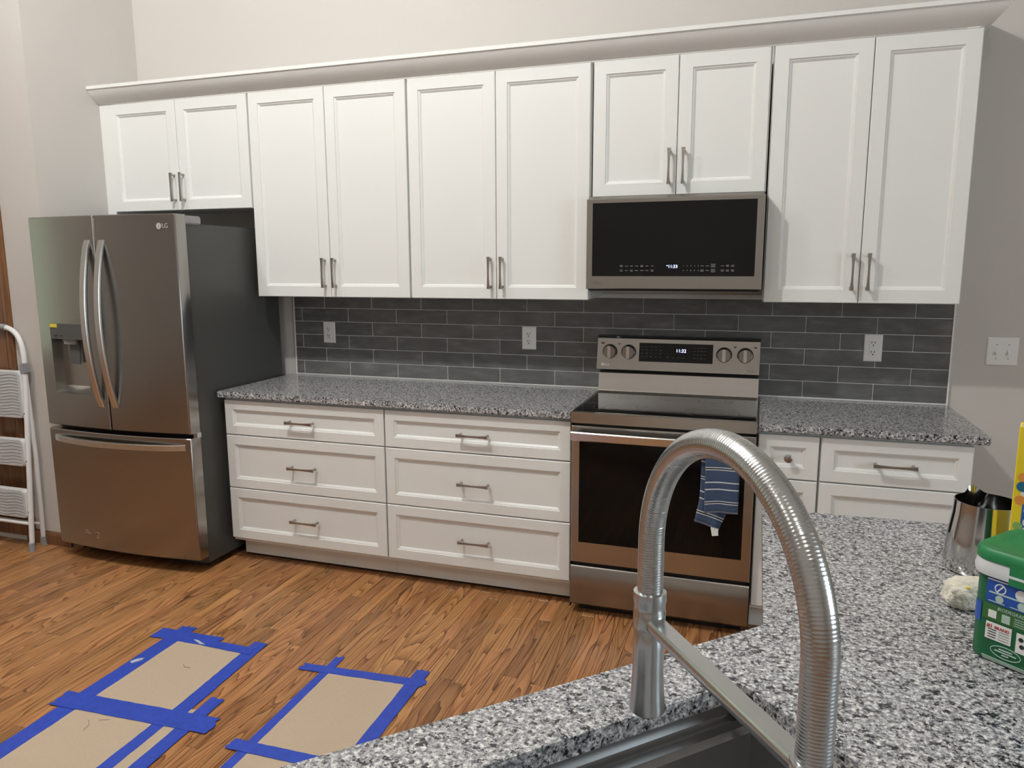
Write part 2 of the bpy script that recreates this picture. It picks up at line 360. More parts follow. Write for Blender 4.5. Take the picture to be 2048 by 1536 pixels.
# oak strip floor
floor = struct('floor', (XL, YF, -.05), (XR, .12, -.012), M['sub'])
PW = .0572
cells = []
nx = int((XR - XL) / PW)
for i in range(nx + 1):
    x0 = XL + i * PW; y = YF - random.random()
    while y < .1:
        l = random.choice((.32, .5, .62, .78, .95, 1.15, 1.3)) * random.uniform(.9, 1.1)
        cells.append((x0, max(y, YF), min(x0 + PW, XR), min(y + l, .12))); y += l
def plank_geo(c):
    x0, y0, x1, y1 = c[0] + .0005, c[1] + .0005, c[2] - .0005, c[3] - .0005; b = .0011
    v = [(x0, y0, -.012), (x1, y0, -.012), (x1, y1, -.012), (x0, y1, -.012), (x0, y0, -b), (x1, y0, -b), (x1, y1, -b), (x0, y1, -b),
         (x0 + b, y0 + b, 0), (x1 - b, y0 + b, 0), (x1 - b, y1 - b, 0), (x0 + b, y1 - b, 0)]
    f = [(0, 1, 5, 4), (1, 2, 6, 5), (2, 3, 7, 6), (3, 0, 4, 7), (4, 5, 9, 8), (5, 6, 10, 9), (6, 7, 11, 10), (7, 4, 8, 11), (8, 9, 10, 11)]
    return v, f
def seen(c):
    n = 0
    for t in (0, .25, .5, .75, 1):
        P = Vector(((c[0] + c[2]) / 2, c[1] + (c[3] - c[1]) * t, 0))
        if P.y > -.52 or (P.x < -.03 and P.y > -.8) or (P.x < -.985 and P.y > -.735): continue
        if P.x > 1.75 and (P.x - P.y) > 5.02 + 1.1: continue
        d = P - CAM; z = d.dot(cF)
        if z < .3: continue
        u, v = d.dot(cR) / z * 1488.77, -d.dot(cU) / z * 1488.77
        if abs(u) < 1034 and abs(v) < 778 and not (u + 1024 > 1530): n += 1
    return n
vis = sorted([c for c in cells if seen(c)], key=lambda c: (c[0] - CAM.x) ** 2 + (c[1] - CAM.y) ** 2)
single = set(vis[:300])
sv, sf = [], []
for c in cells:
    v, f = plank_geo(c)
    if c in single: raw('plank', v, f, M['oak'], floor)
    else:
        k = len(sv); sv += v; sf += [tuple(a + k for a in q) for q in f]
tag(raw('plank_field', sv, sf, M['oak'], floor), kind='stuff')

# left hall wall: baseboard, door with casing
bb = tag(prism('baseboard_left', [(-.735, 0), (-.75, 0), (-.75, .055), (-.745, .07), (-.735, .075)], 0, -1.258, -.985, M['wood']), kind='structure')
dr = tag(thing('door_1', None, None, (-1.7, -.735, 0)), kind='structure')
cas = [(-.735, 0)]
def casing(x_out, sgn):
    p = [(0, 0), (0, -.010), (.010, -.018), (.016, -.015), (.026, -.018), (.040, -.016), (.046, -.010), (.052, -.013), (.060, -.010), (.060, 0)]
    return prism('casing', [(x_out + sgn * a, -.735 + b) for a, b in p], 2, .0, 2.10, M['wood'], dr)
casing(-1.258, -1); casing(-2.20, 1)
prism('casing', [(-.735, 2.04), (-.735, 2.10), (-.748, 2.10), (-.753, 2.06), (-.745, 2.04)], 0, -2.20, -1.258, M['wood'], dr)
slab = box('door_slab', (-2.138, -.742, .03), (-1.320, -.728, 2.04), M['wood'], dr)
for (a, b_, c, d) in ((-2.06, -1.76, .2, .88), (-1.69, -1.40, .2, .88), (-2.06, -1.76, 1.0, 1.9), (-1.69, -1.40, 1.0, 1.9)):
    vs_ = []; 
    for ins, dy in ((0, 0), (.015, .010), (.03, .010), (.05, .004)): vs_ += [(a + ins, -.742 - dy, c + ins), (b_ - ins, -.742 - dy, c + ins), (b_ - ins, -.742 - dy, d - ins), (a + ins, -.742 - dy, d - ins)]
    fs = [(i * 4 + k, i * 4 + (k + 1) % 4, i * 4 + 4 + (k + 1) % 4, i * 4 + 4 + k) for i in range(3) for k in range(4)] + [(12, 13, 14, 15)]
    raw('door_panel', vs_, fs, M['wood'], slab)
lathe('door_knob', [(.03, 0), (.028, -.006), (.012, -.01), (.011, -.03), (.026, -.04), (.028, -.052), (.018, -.062)], (-2.08, -.742, .95), M['brass'], slab, axis=1)

# tiled splash-back, one object per tile, on the back wall
grout = box('grout_bed', (.024, -.0055, .915), (3.397, .0, 1.40), M['grout'], wall_back)
ROWS = [.9225, .9985, 1.0748, 1.151, 1.2268, 1.303, 1.379]
random.seed(3)
for r in range(6):
    z0, z1 = ROWS[r] + .0016, ROWS[r + 1] - .0016
    x = .075 - .302 if r % 2 == 0 else .226 - .302
    while x < 3.39:
        a, b_ = max(x + .0016, .026), min(x + .302 - .0016, 3.394); x += .302
        if b_ - a < .01: continue
        bm = bmesh.new(); addbox(bm, (a, -.0085, z0), (b_, -.002, z1), .0018, 1)
        bmobj('tile', bm, M['tile'], wall_back)
tag(box('trim_1', (3.395, -.011, .914), (3.401, 0, 1.39), M['white']), kind='structure')
tag(box('trim_2', (.019, -.011, .914), (.025, 0, 1.39), M['white']), kind='structure')

# ------------------------------------------------------------------ upper cabinets
UD, UB, UT = -.304, 1.3805, 2.436
def upper(label, x0, x1, z0, z1, hz, fr=.056, filler=None, dx0=None):
    t = thing('wall_cabinet', label, 'cabinet', ((x0 + x1) / 2, 0, z0))
    box('body', (x0 + .001, UD + .0205, z0 + .004), (x1 - .001, -.0005, z1), M['cab'], t)
    if filler: box('filler_strip', (filler[0], UD + .004, z0 - .012), (filler[1], -.02, z1), M['cab'], t)
    a = dx0 if dx0 is not None else x0
    mid = (a + x1) / 2; g = .0055
    for k, (p, q) in enumerate(((a + g, mid - .0015), (mid + .0015, x1 - g))):
        d = front('door', p, q, z0, z1 - .006, UD, fr, t)
        pull(d, ((q - .029) if k == 0 else (p + .029), hz), True, UD)
    return t
L36 = .9144; X1 = 2 * L36; X2 = X1 + .762
upper('white two-door wall cabinet above the stainless refrigerator', -.93, 0, 1.848, UT, 1.969, filler=(-.984, -.925))
upper('tall white wall cabinet between the refrigerator cabinet and its tall twin', 0, L36, UB, UT, 1.506)
upper('tall white wall cabinet directly beside the microwave, over the drawer bases', L36, X1, UB, UT, 1.506)
upper('short white two-door wall cabinet directly above the microwave', X1 + .004, X2 - .004, 1.845, UT, 1.966)
upper('tall white wall cabinet above the short counter with the switches beyond', X2, 3.352, UB, UT, 1.510)
# light rail gap at the underside edges of the tall uppers is part of each body
def crown():
    pr = [(UD - b, z) for b, z in ((0, UT - .001), (.006, UT + .004), (.016, UT + .010), (.030, UT + .020), (.046, UT + .034), (.060, UT + .050), (.069, UT + .066), (.074, UT + .067), (.074, UT + .084), (0, UT + .084))]
    vs_ = []
    for y, z in pr:
        o_ = UD - y
        vs_ += [(-.984, y, z), (3.352 + o_, y, z), (3.352 + o_, 0, z)]
    n = len(pr); fs = []
    for i in range(n):
        j = (i + 1) % n
        for k in range(2): fs.append((i * 3 + k, i * 3 + k + 1, j * 3 + k + 1, j * 3 + k))
    fs += [tuple(i * 3 for i in range(n)), tuple(i * 3 + 2 for i in range(n))]
    o = raw('crown_moulding', vs_, fs, M['cab'], None, True, ang=40)
    return tag(o, 'long white crown moulding running along the tops of the wall cabinets', 'moulding')
crown()

# ------------------------------------------------------------------ base cabinets
DF = -.628
Z4 = [.868, .690, .686, .4085, .4035, .133]
def base3(label, x0, x1, xt0):
    t = thing('base_cabinet', label, 'cabinet', ((x0 + x1) / 2, 0, 0))
    box('body', (x0 + .001, DF + .0205, .115), (x1 - .001, -.003, .8815), M['cab'], t)
    box('toe_kick', (xt0, -.530, .014), (x1 - .001, -.51, .12), M['cab'], t); box('toe_gap_shade', (xt0, -.522, 0), (x1 - .001, -.50, .02), M['sub'], t)  # dark strip at the floor stands in for shadow under the toe kick
    hx = (x0 + x1) / 2 - .0
    for zt, zb, fr in ((.868, .690, .047), (.685, .4085, .047), (.4035, .133, .047)):
        d = front('drawer', x0 + .0035, x1 - .0035, zb, zt, DF, fr, t)
        pull(d, (hx, (zt + zb) / 2 - .003), False, DF)
    return t
base3('three-drawer white base cabinet next to the refrigerator', 0, L36, .004)
base3('three-drawer white base cabinet next to the range', L36, X1, L36)
t = thing('base_cabinet', 'narrow white base cabinet with round knobs against the range', 'cabinet', (2.72, 0, 0))
NX0, NX1, WX1 = 2.600, 2.836, 3.370
box('body', (NX0 + .001, DF + .0205, .115), (NX1 - .001, -.003, .8815), M['cab'], t); box('toe_kick', (NX0, -.53, 0), (NX1, -.51, .12), M['cab'], t)
d = front('drawer', NX0 + .003, NX1 - .0045, .690, .868, DF, .047, t); knob(d, 2.719, .779, DF)
d = front('door', NX0 + .003, NX1 - .0045, .133, .685, DF, .047, t); knob(d, 2.742, .640, DF)
t = thing('base_cabinet', 'white drawer base at the open end of the short counter', 'cabinet', (3.1, 0, 0))
box('body', (NX1 + .001, DF + .0205, .115), (WX1, -.003, .8815), M['cab'], t); box('toe_kick', (NX1, -.53, 0), (WX1, -.51, .12), M['cab'], t)
for zt, zb in ((.868, .690), (.685, .4085), (.4035, .133)):
    d = front('drawer', NX1 + .0045, WX1 - .003, zb, zt, DF, .047, t); pull(d, (3.103, (zt + zb) / 2 - .003), False, DF)
CT, CTH = .914, .032
tag(box('countertop', (-.022, -.650, CT - CTH), (1.8305, -.0085, CT), M['granite'], bev=.004, seg=2), 'long speckled grey granite countertop between the refrigerator and the range', 'countertop')
tag(box('countertop', (2.6005, -.650, CT - CTH), (3.412, -.0085, CT), M['granite'], bev=.004, seg=2), 'short speckled grey granite countertop on the knob side of the range', 'countertop')

# ------------------------------------------------------------------ wall plates
def plate(name, label, cat, cx, cz, wd, hg, group=None):
    y0 = -.0084 if cx < 3.4 else 0
    t = thing(name, label, cat, (cx, y0, cz), group)
    vs_ = []
    for ins, dy in ((0, .0), (0, -.003), (.004, -.0062)): vs_ += [(cx - wd / 2 + ins, y0 + dy, cz - hg / 2 + ins), (cx + wd / 2 - ins, y0 + dy, cz - hg / 2 + ins), (cx + wd / 2 - ins, y0 + dy, cz + hg / 2 - ins), (cx - wd / 2 + ins, y0 + dy, cz + hg / 2 - ins)]
    fs = [(i * 4 + k, i * 4 + (k + 1) % 4, i * 4 + 4 + (k + 1) % 4, i * 4 + 4 + k) for i in range(2) for k in range(4)] + [(8, 9, 10, 11), (0, 1, 2, 3)]
    raw('cover_plate', vs_, fs, M['white'], t); return t, y0 - .0062
def socket(t, cx, cz, y):
    for dx in (-.0065, .0065): box('slot', (cx + dx - .0014, y - .0006, cz - .001), (cx + dx + .0014, y + .001, cz + .0085), M['slot'], t)
    lathe('ground_hole', [(.0029, .001), (.0029, -.0006)], (cx, y, cz - .0085), M['slot'], t, n=12, axis=1)
for cx, lab in ((.252, 'white duplex outlet in the tile near the refrigerator'), (1.447, 'white duplex outlet in the tile near the range')):
    t, y = plate('outlet', lab, 'outlet', cx, 1.166, .076, .120)
    for dz in (-.0195, .0195):
        r = lathe('receptacle', [(.0172, .001), (.0172, -.0012), (.0160, -.0018)], (cx, y, 1.166 + dz), M['white'], t, n=24, axis=1); socket(r, cx, 1.166 + dz, y - .0018)
    lathe('screw', [(.0028, .001), (.0028, -.001)], (cx, y, 1.166), M['white'], t, n=12, axis=1)
t, y = plate('outlet', 'white rectangular safety outlet above the short countertop', 'outlet', 3.082, 1.165, .076, .124)
ins = box('receptacle', (3.082 - .0165, y - .0016, 1.165 - .0335), (3.082 + .0165, y + .001, 1.165 + .0335), M['white'], t, bev=.001, seg=1)
for dz in (-.021, .021): socket(ins, 3.082, 1.165 + dz, y - .0016)
for dz in (-.004, .004): box('reset_button', (3.082 - .007, y - .0026, 1.165 + dz - .0025), (3.082 + .007, y - .001, 1.165 + dz + .0025), M['lwhite'], ins)
t, y = plate('light_switch', 'white double toggle switch plate on the bare wall', 'switch', 3.594, 1.164, .120, .122)
for dx in (-.023, .023):
    tg = box('toggle', (3.594 + dx - .0045, y - .0014, 1.164 - .012), (3.594 + dx + .0045, y + .001, 1.164 + .012), M['white'], t)
    prism('lever', [(y, 1.158), (y - .013, 1.150), (y - .013, 1.157), (y, 1.168)], 0, 3.594 + dx - .0038, 3.594 + dx + .0038, M['white'], tg)
    for dz in (-.03, .03): lathe('screw', [(.0026, .001), (.0026, -.0008)], (3.594 + dx, y, 1.164 + dz), M['grey'], t, n=10, axis=1)

# ------------------------------------------------------------------ logo helper
def logo(parent, cx, cz, y, s, m, m2):
    lathe('emblem', [(s * .62, .0003), (s * .62, -.0006)], (cx - s * 1.25, y, cz), m, parent, n=24, axis=1)
    box('emblem_stroke', (cx - s * 1.29, y - .0012, cz - s * .25), (cx - s * 1.21, y, cz + s * .3), m2, parent)
    box('emblem_stroke', (cx - s * 1.25, y - .0012, cz - s * .25), (cx - s * 1.0, y, cz - s * .17), m2, parent)
    text('brand_letters', 'LG', s * 1.25, (cx + s * .25, y - .0004, cz), m, parent, ext=.0003)

# ------------------------------------------------------------------ refrigerator
FX0, FX1 = -.947, -.032; FXC = (FX0 + FX1) / 2; FHW = (FX1 - FX0) / 2
def fy(x): return -.840 - .034 * (1 - ((x - FXC) / FHW) ** 2)
t = fr_ = thing('refrigerator', 'stainless french-door refrigerator with a water dispenser and dark grey sides', 'refrigerator', (FXC, -.45, 0))
box('body', (-.935, -.768, .035), (-.040, -.06, 1.745), M['fside'], t, bev=.004, seg=2)
def curved(name, x0, x1, z0, z1, parent, hole=None, m='fsteel'):
    xs = [x0 + .0, x0 + .0015, x0 + .005] + [x0 + .005 + (x1 - x0 - .01) * i / 30 for i in range(1, 30)] + [x1 - .005, x1 - .0015, x1]
    def yy(x):
        e = min(x - x0, x1 - x); return fy(x) + (.006 * (1 - e / .005) ** 2 if e < .005 else 0)
    zs = [z0, z0 + .004, z1 - .004, z1]
    if hole: xs = sorted(xs + [hole[0], hole[1]]); zs = sorted(zs + [hole[2], hole[3]])
    vs_, fs = [], []
    for z in zs:
        e = min(z - z0, z1 - z); dz = .004 if e < .001 else 0
        for x in xs: vs_.append((x, yy(x) + dz, z))
    n = len(xs); hf = set()
    for j in range(len(zs) - 1):
        for i in range(n - 1):
            if hole and hole[0] - 1e-6 <= xs[i] and xs[i + 1] <= hole[1] + 1e-6 and hole[2] - 1e-6 <= zs[j] and zs[j + 1] <= hole[3] + 1e-6: continue
            fs.append((j * n + i, j * n + i + 1, (j + 1) * n + i + 1, (j + 1) * n + i))
    k = len(vs_); vs_ += [(x0, -.772, z0), (x1, -.772, z0), (x1, -.772, z1), (x0, -.772, z1)]; J = len(zs) - 1
    fs += [(k, k + 1) + tuple(range(n - 1, -1, -1)), (k + 3, k + 2) + tuple(range(J * n + n - 1, J * n - 1, -1)),
           (k, k + 3) + tuple(j * n for j in range(J, -1, -1)), (k + 1, k + 2) + tuple(j * n + n - 1 for j in range(J, -1, -1)), (k, k + 1, k + 2, k + 3)]
    return raw(name, vs_, fs, M[m], parent, True, ang=32)
HX0, HX1, HZ0, HZ1 = -.856, -.602, .902, 1.182
dl = curved('door', FX0, FXC - .004, .728, 1.787, t, hole=(HX0, HX1, HZ0, HZ1))
drr = curved('door', FXC + .004, FX1, .728, 1.787, t)
fz = curved('freezer_drawer', FX0, FX1, .078, .706, t)
def fhandle(parent, x):
    path, tv = [], []
    for i in range(21):
        s = i / 20; z = .845 + .825 * s; bow = math.sin(PI * s) ** .75
        path.append((x, fy(x) + .004 - .062 * bow, z))
    h = sweep('handle', path, (.0175, 0, 0), (0, .010, 0), M['steel_l'], parent)
    return h
fhandle(dl, -.535); fhandle(drr, -.446)
path = []
for i in range(25):
    s = i / 24; x = -.895 + .835 * s; path.append((x, fy(x) + .004 - .045 * math.sin(PI * s) ** .6, .660))
sweep('handle', path, (0, 0, .0165), (0, .010, 0), M['steel_l'], fz)
# dispenser: recess liner, control panel, lever
rc = -.800
rv = [(HX0, fy(HX0), HZ0), (HX1, fy(HX1), HZ0), (HX1, fy(HX1), HZ1), (HX0, fy(HX0), HZ1), (HX0 + .012, rc, HZ0 + .03), (HX1 - .012, rc, HZ0 + .03), (HX1 - .012, rc, HZ1 - .004), (HX0 + .012, rc, HZ1 - .004)]
dsp = raw('dispenser_recess', rv, [(0, 1, 5, 4), (1, 2, 6, 5), (2, 3, 7, 6), (3, 0, 4, 7), (4, 5, 6, 7)], M['steel'], dl)
pn = prism('dispenser_panel', [(x, fy(x) - .0015) for x in (HX0, -.80, -.74, -.68, -.63, HX1)] + [(HX1, fy(HX1) + .006), (HX0, fy(HX0) + .006)], 2, 1.180, 1.258, M['dgrey'], dl)
box('energy_sticker', (-.848, fy(-.82) - .0035, 1.238), (-.776, fy(-.82) + .004, 1.256), M['yellow_s'], pn)
for i in range(5): box('touch_icon', (-.82 + i * .042, fy(-.75) - .003, 1.197), (-.806 + i * .042, fy(-.75) + .003, 1.200), M['slot'], pn)
box('nozzle', (-.772, -.855, 1.152), (-.690, -.81, 1.181), M['grey'], dsp, bev=.003)
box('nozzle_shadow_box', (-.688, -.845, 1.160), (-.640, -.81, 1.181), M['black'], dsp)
prism('paddle', [(-.826, 1.152), (-.834, 1.152), (-.842, 1.052), (-.834, 1.050)], 0, -.755, -.690, M['dgrey'], dsp)
logo(drr, -.085, 1.730, fy(-.128) - .0006, .024, M['logo'], M['dgrey'])
# hinge covers, bottom grille, feet, lower hinge
for xa, xb in ((-.092, -.034), (-.945, -.887)): box('hinge_cover', (xa, -.832, 1.742), (xb, -.66, 1.783), M['grey'], t, bev=.006, seg=2)
box('toe_grille', (-.90, -.745, .012), (-.075, -.70, .06), M['black'], t)
for xa in (-.88, -.11): lathe('foot', [(.022, 0), (.022, .02), (.012, .022), (.012, .04)], (xa, -.70, 0), M['black'], t, n=14)
for xa in (-.88, -.11): lathe('foot', [(.022, 0), (.022, .02), (.012, .022), (.012, .04)], (xa, -.12, 0), M['black'], t, n=14)
box('corner_hinge', (-.052, -.80, .700), (-.030, -.765, .728), M['chrome'], t, bev=.003)
box('center_gap_shade', (FXC - .0039, -.862, .735), (FXC + .0039, -.765, 1.780), M['black'], t)  # black strip added to paint the shade in the gap between the doors
box('door_gasket', (FX0 + .02, -.775, .69), (FX1 - .02, -.765, .74), M['black'], t)
random.seed(5)
for p in ([(-.735, .176), (-.722, .17), (-.712, .172)], [(-.742, .158), (-.715, .160), (-.70, .156)], [(-.665, .165), (-.648, .172), (-.64, .160), (-.655, .15)], [(-.655, .146), (-.645, .138)]):
    tube('scratch', [(x, fy(x) - .0004, z) for x, z in p], .0007, M['logo'], fz, n=4)

# ------------------------------------------------------------------ range
RX0, RX1 = 1.834, 2.598
t = rg = thing('range', 'freestanding stainless electric range with black glass cooktop and four knobs', 'range', ((RX0 + RX1) / 2, -.35, 0))
box('body', (RX0 + .002, -.625, .06), (RX1 - .002, -.04, .900), M['fside'], t)
box('side_trim', (RX0, -.655, .03), (RX0 + .004, -.60, .90), M['black'], t); box('side_trim', (RX1 - .004, -.655, .03), (RX1, -.60, .90), M['black'], t)
box('toe_board', (RX0 + .03, -.60, .0), (RX1 - .03, -.57, .08), M['black'], t)
ck = box('cooktop', (RX0 + .004, -.640, .899), (RX1 - .004, -.105, .9185), M['cookglass'], t, bev=.003, seg=2)
box('front_trim', (RX0, -.668, .873), (RX1, -.638, .9205), M['steel'], t, bev=.004, seg=2)
for xa, xb in ((RX0, RX0 + .007), (RX1 - .007, RX1)): box('edge_trim', (xa, -.640, .898), (xb, -.10, .9205), M['steel'], ck)
box('edge_trim', (RX0, -.112, .905), (RX1, -.098, .926), M['steel'], ck)
def ring(parent, cx, cy, r):
    bm = bmesh.new(); n = 48; vs1 = [bm.verts.new((cx + rr * math.cos(2 * PI * i / n), cy + rr * math.sin(2 * PI * i / n), .9187)) for rr in (r, r - .0016) for i in range(n)]
    for i in range(n): bm.faces.new((vs1[i], vs1[(i + 1) % n], vs1[n + (i + 1) % n], vs1[n + i]))
    bmobj('burner_mark', bm, M['mark_d'], parent)
for cx, cy, r in ((2.02, -.50, .12), (2.02, -.235, .075), (2.41, -.50, .115), (2.41, -.235, .075), (2.215, -.22, .055)): ring(ck, cx, cy, r); ring(ck, cx, cy, r * .62)
prism('splash_panel', [(-.095, .925), (-.10, .925), (-.088, 1.012), (-.03, 1.012), (-.03, .925)], 0, RX0 + .002, RX1 - .002, M['steel_l'], t)
box('vent_gap', (RX0 + .006, -.082, 1.010), (RX1 - .006, -.03, 1.036), M['black'], t)
cp = prism('control_panel', [(-.128, 1.031), (-.132, 1.036), (-.102, 1.186), (-.096, 1.190), (-.03, 1.190), (-.03, 1.031)], 0, RX0 - .002, RX1 - .002, M['steel'], t)
prism('top_cap', [(-.099, 1.1895), (-.096, 1.1955), (-.03, 1.1955), (-.03, 1.1895)], 0, RX0 - .003, RX1 - .001, M['black'], cp)
def py(z): return -.132 + (z - 1.036) * .030 / .150      # front of the sloping panel
prism('display_glass', [(py(1.079) - .0012, 1.079), (py(1.168) - .0012, 1.168), (py(1.168) + .004, 1.168), (py(1.079) + .004, 1.079)], 0, 2.038, 2.385, M['blackglass'], cp)
tilt = (PI / 2 - math.atan(.030 / .150), 0, 0)
text('clock_digits', '11:32', .022, (2.237, py(1.134) - .0022, 1.134), M['led'], cp, rot=tilt)
random.seed(11)
for z in (1.150, 1.135, 1.118, 1.102):
    for x in [2.052 + .022 * i for i in range(5)] + [2.30 + .016 * i for i in range(4)]:
        wd = random.uniform(.004, .007); box('button_print', (x - wd, py(z) - .0016, z - .002), (x + wd, py(z) + .002, z + .002), M['mark_d'], cp)
for x in (2.175, 2.20, 2.225, 2.25): box('button_print', (x - .006, py(1.102) - .0016, 1.099), (x + .006, py(1.102) + .002, 1.105), M['mark_d'], cp)
text('model_print', 'ThinQ', .011, (2.556, py(1.052) - .0008, 1.052), M['logo_d'], cp, rot=tilt)
box('hot_surface_mark', (1.850, py(1.163) - .001, 1.157), (1.866, py(1.163) + .002, 1.166), M['redmark'], cp)
for x in (1.94, 2.484, 2.575): box('burner_icon', (x - .006, py(1.16) - .001, 1.156), (x + .006, py(1.16) + .002, 1.163), M['logo_d'], cp)
lathe('emblem', [(.0085, .002), (.0085, -.0012)], (1.862, py(1.058), 1.058), M['logo'], cp, n=20, axis=1)
text('brand_letters', 'LG', .016, (1.884, py(1.058) - .0012, 1.058), M['logo'], cp, rot=tilt)
for x in (1.895, 1.987, 2.436, 2.531):
    kb = lathe('knob', [(.0365, .004), (.0365, -.003)], (x, py(1.122), 1.122), M['black'], cp, n=32, axis=1)
    lathe('knob_dial', [(.0335, 0), (.0335, -.008), (.031, -.020), (.029, -.0225)], (x, py(1.122), 1.122), M['steel_d'], kb, n=32, axis=1)
    box('knob_grip', (x - .0075, py(1.122) - .034, 1.122 - .029), (x + .0075, py(1.122) - .018, 1.122 + .029), M['steel_l'], kb, bev=.002, seg=2)
# oven door
DY = -.662
od = thing_d = None
vs_ = []
wx0, wx1, wz0, wz1 = 1.872, 2.558, .338, .792
def holed(name, x0, x1, z0, z1, h, y, th, m, parent, bev=.003):
    rings = [(x0, x1, z0, z1, y + th), (x0, x1, z0, z1, y + bev), (x0 + bev, x1 - bev, z0 + bev, z1 - bev, y), (h[0], h[1], h[2], h[3], y), (h[0], h[1], h[2], h[3], y + th)]
    v = []; 
    for a, b_, c, d_, yy in rings: v += [(a, yy, c), (b_, yy, c), (b_, yy, d_), (a, yy, d_)]
    f = [(i * 4 + k, i * 4 + (k + 1) % 4, ((i + 1) % 5) * 4 + (k + 1) % 4, ((i + 1) % 5) * 4 + k) for i in range(5) for k in range(4)]
    return raw(name, v, f, m, parent)
od = holed('oven_door', RX0 + .003, RX1 - .003, .243, .860, (wx0, wx1, wz0, wz1), DY, .035, M['steel'], t)
box('oven_window', (wx0 - .002, DY + .0015, wz0 - .002), (wx1 + .002, DY + .02, wz1 + .002), M['ovenglass'], od)
path, tv = [], []
for i in range(17):
    s = i / 16; path.append((RX0 + .014 + (RX1 - RX0 - .028) * s, -.712 - .012 * math.sin(PI * s), .826))
hd = sweep('handle', path, (0, -.003, .0195), (0, .009, 0), M['steel_l'], od)
for x in (RX0 + .03, RX1 - .03): box('handle_mount', (x - .016, -.715, .806), (x + .016, DY + .002, .846), M['steel'], hd, bev=.004)
prism('storage_drawer', [(-.625, .040), (-.648, .040), (-.664, .052), (-.667, .12), (-.664, .214), (-.656, .226), (-.625, .226)], 0, RX0 + .003, RX1 - .003, M['steel_d'], t, smooth=True)
box('drawer_gap', (RX0 + .01, -.640, .220), (RX1 - .01, -.61, .250), M['black'], t)
for x in (RX0 + .05, RX1 - .05):
    for y in (-.55, -.1): lathe('foot', [(.016, 0), (.016, .02), (.01, .022), (.01, .062)], (x, y, 0), M['black'], t, n=12)

# towel over the oven handle
def sheet(name, rows, m, parent, uvv):
    """rows: list of lists of points; uvv: length coordinate per row"""
    nr, nc = len(rows), len(rows[0]); bm = bmesh.new(); uvl = bm.loops.layers.uv.new('UVMap')
    vv = [[bm.verts.new(p) for p in r] for r in rows]; bm.verts.index_update()
    for i in range(nr - 1):
        for k in range(nc - 1):
            f = bm.faces.new((vv[i][k], vv[i][k + 1], vv[i + 1][k + 1], vv[i + 1][k]))
            for lp, (a, b_) in zip(f.loops, ((i, k), (i, k + 1), (i + 1, k + 1), (i + 1, k))): lp[uvl].uv = (b_ / (nc - 1), uvv[a])
    o = bmobj(name, bm, m, parent, True, ang=180)
    s = o.modifiers.new('thick', 'SOLIDIFY'); s.thickness = .005; s.offset = 0
    return o
tw = thing('dish_towel', 'blue dish towel with white stripes hanging over the oven handle', 'towel', (2.47, -.72, .84))
rows, uvs = [], []
pth = [(-.7355, .552 + .29 * i / 20) for i in range(20)] + [(-.737, .846), (-.732, .851), (-.716, .853), (-.704, .850), (-.698, .842)] + [(-.693, .842 - .27 * i / 14) for i in range(1, 15)]
ln = 0
for i, (y, z) in enumerate(pth):
    if i: ln += math.hypot(y - pth[i - 1][0], z - pth[i - 1][1])
    r = []
    for k in range(13):
        s = k / 12; hang = max(0, min(1, (.84 - z) / .25)) if i < 20 else 0
        x = 2.404 + .006 * hang + (.134 - .006 * hang) * s
        r.append((x, y - .004 * hang * math.sin(s * 9 + 1) - (.006 * hang if k == 0 else 0), z + .006 * hang * math.sin(s * 2.2)))
    rows.append(r); uvs.append(min(ln, .299))
sheet('front_fold', rows, M['towel'], tw, uvs)
rows, uvs = [], []
for i in range(18):
    s = i / 17; z = .840 - .34 * s; r = []
    for k in range(9):
        q = k / 8; wob = .003 * math.sin(q * 6 + s * 5)
        sw = max(0, (s - .72) / .28)
        x = 2.384 + (.118 - .02 * sw) * q + .003 * math.sin(s * 4) - .014 * sw
        r.append((x, -.6860 + wob - .012 * sw, z - .030 * q * min(1, s * 1.6)))
    rows.append(r); uvs.append(.34 * (1 - s))
o = sheet('back_fold', rows, M['towel'], tw, [min(u, .299) for u in uvs])
raw('care_tag', [(2.434, -.706, .482), (2.464, -.706, .478), (2.466, -.708, .450), (2.441, -.709, .446), (2.434, -.704, .482), (2.464, -.704, .478), (2.466, -.706, .450), (2.441, -.707, .446)],
    [(0, 1, 2, 3), (4, 5, 6, 7), (0, 1, 5, 4), (1, 2, 6, 5), (2, 3, 7, 6), (3, 0, 4, 7)], M['lwhite'], tw)

# ------------------------------------------------------------------ microwave
MX0, MX1, MZ0, MZ1, MY = 1.8335, 2.5865, 1.4355, 1.829, -.402
t = thing('microwave', 'stainless over-the-range microwave with a black glass door', 'microwave', ((MX0 + MX1) / 2, -.2, MZ0))
box('body', (MX0 + .004, MY + .030, MZ0 + .004), (MX1 - .004, -.02, MZ1 + .014), M['fside'], t)
mdoor = holed('door_frame', MX0, MX1, MZ0, MZ1, (1.861, 2.556, 1.4925, 1.8115), MY, .032, M['steel'], t)
box('door_glass', (1.860, MY + .002, 1.4915), (2.557, MY + .02, 1.8125), M['blackglass'], mdoor)
gy = MY + .002
text('clock_digits', '11:33', .019, (2.217, gy - .0006, 1.534), M['led'], mdoor)
box('clock_marker', (2.190, gy - .0008, 1.537), (2.196, gy + .001, 1.5395), M['led'], mdoor)
random.seed(4)
for x in [1.993 + .0226 * i for i in range(7)] + [2.341, 2.363] + [2.425, 2.446, 2.467]:
    for z in (1.537, 1.517):
        for dz in ((-.0025, .0025) if random.random() < .5 else (0,)):
            wd = random.uniform(.005, .0075); box('button_print', (x - wd, gy - .0006, z + dz - .0009), (x + wd, gy + .001, z + dz + .0009), M['mark'], mdoor)
for i in range(10): text('number_print', '1234567890'[i], .0085, (2.263 + .0155 * (i % 5), gy - .0004, 1.537 - .020 * (i // 5)), M['mark'], mdoor)
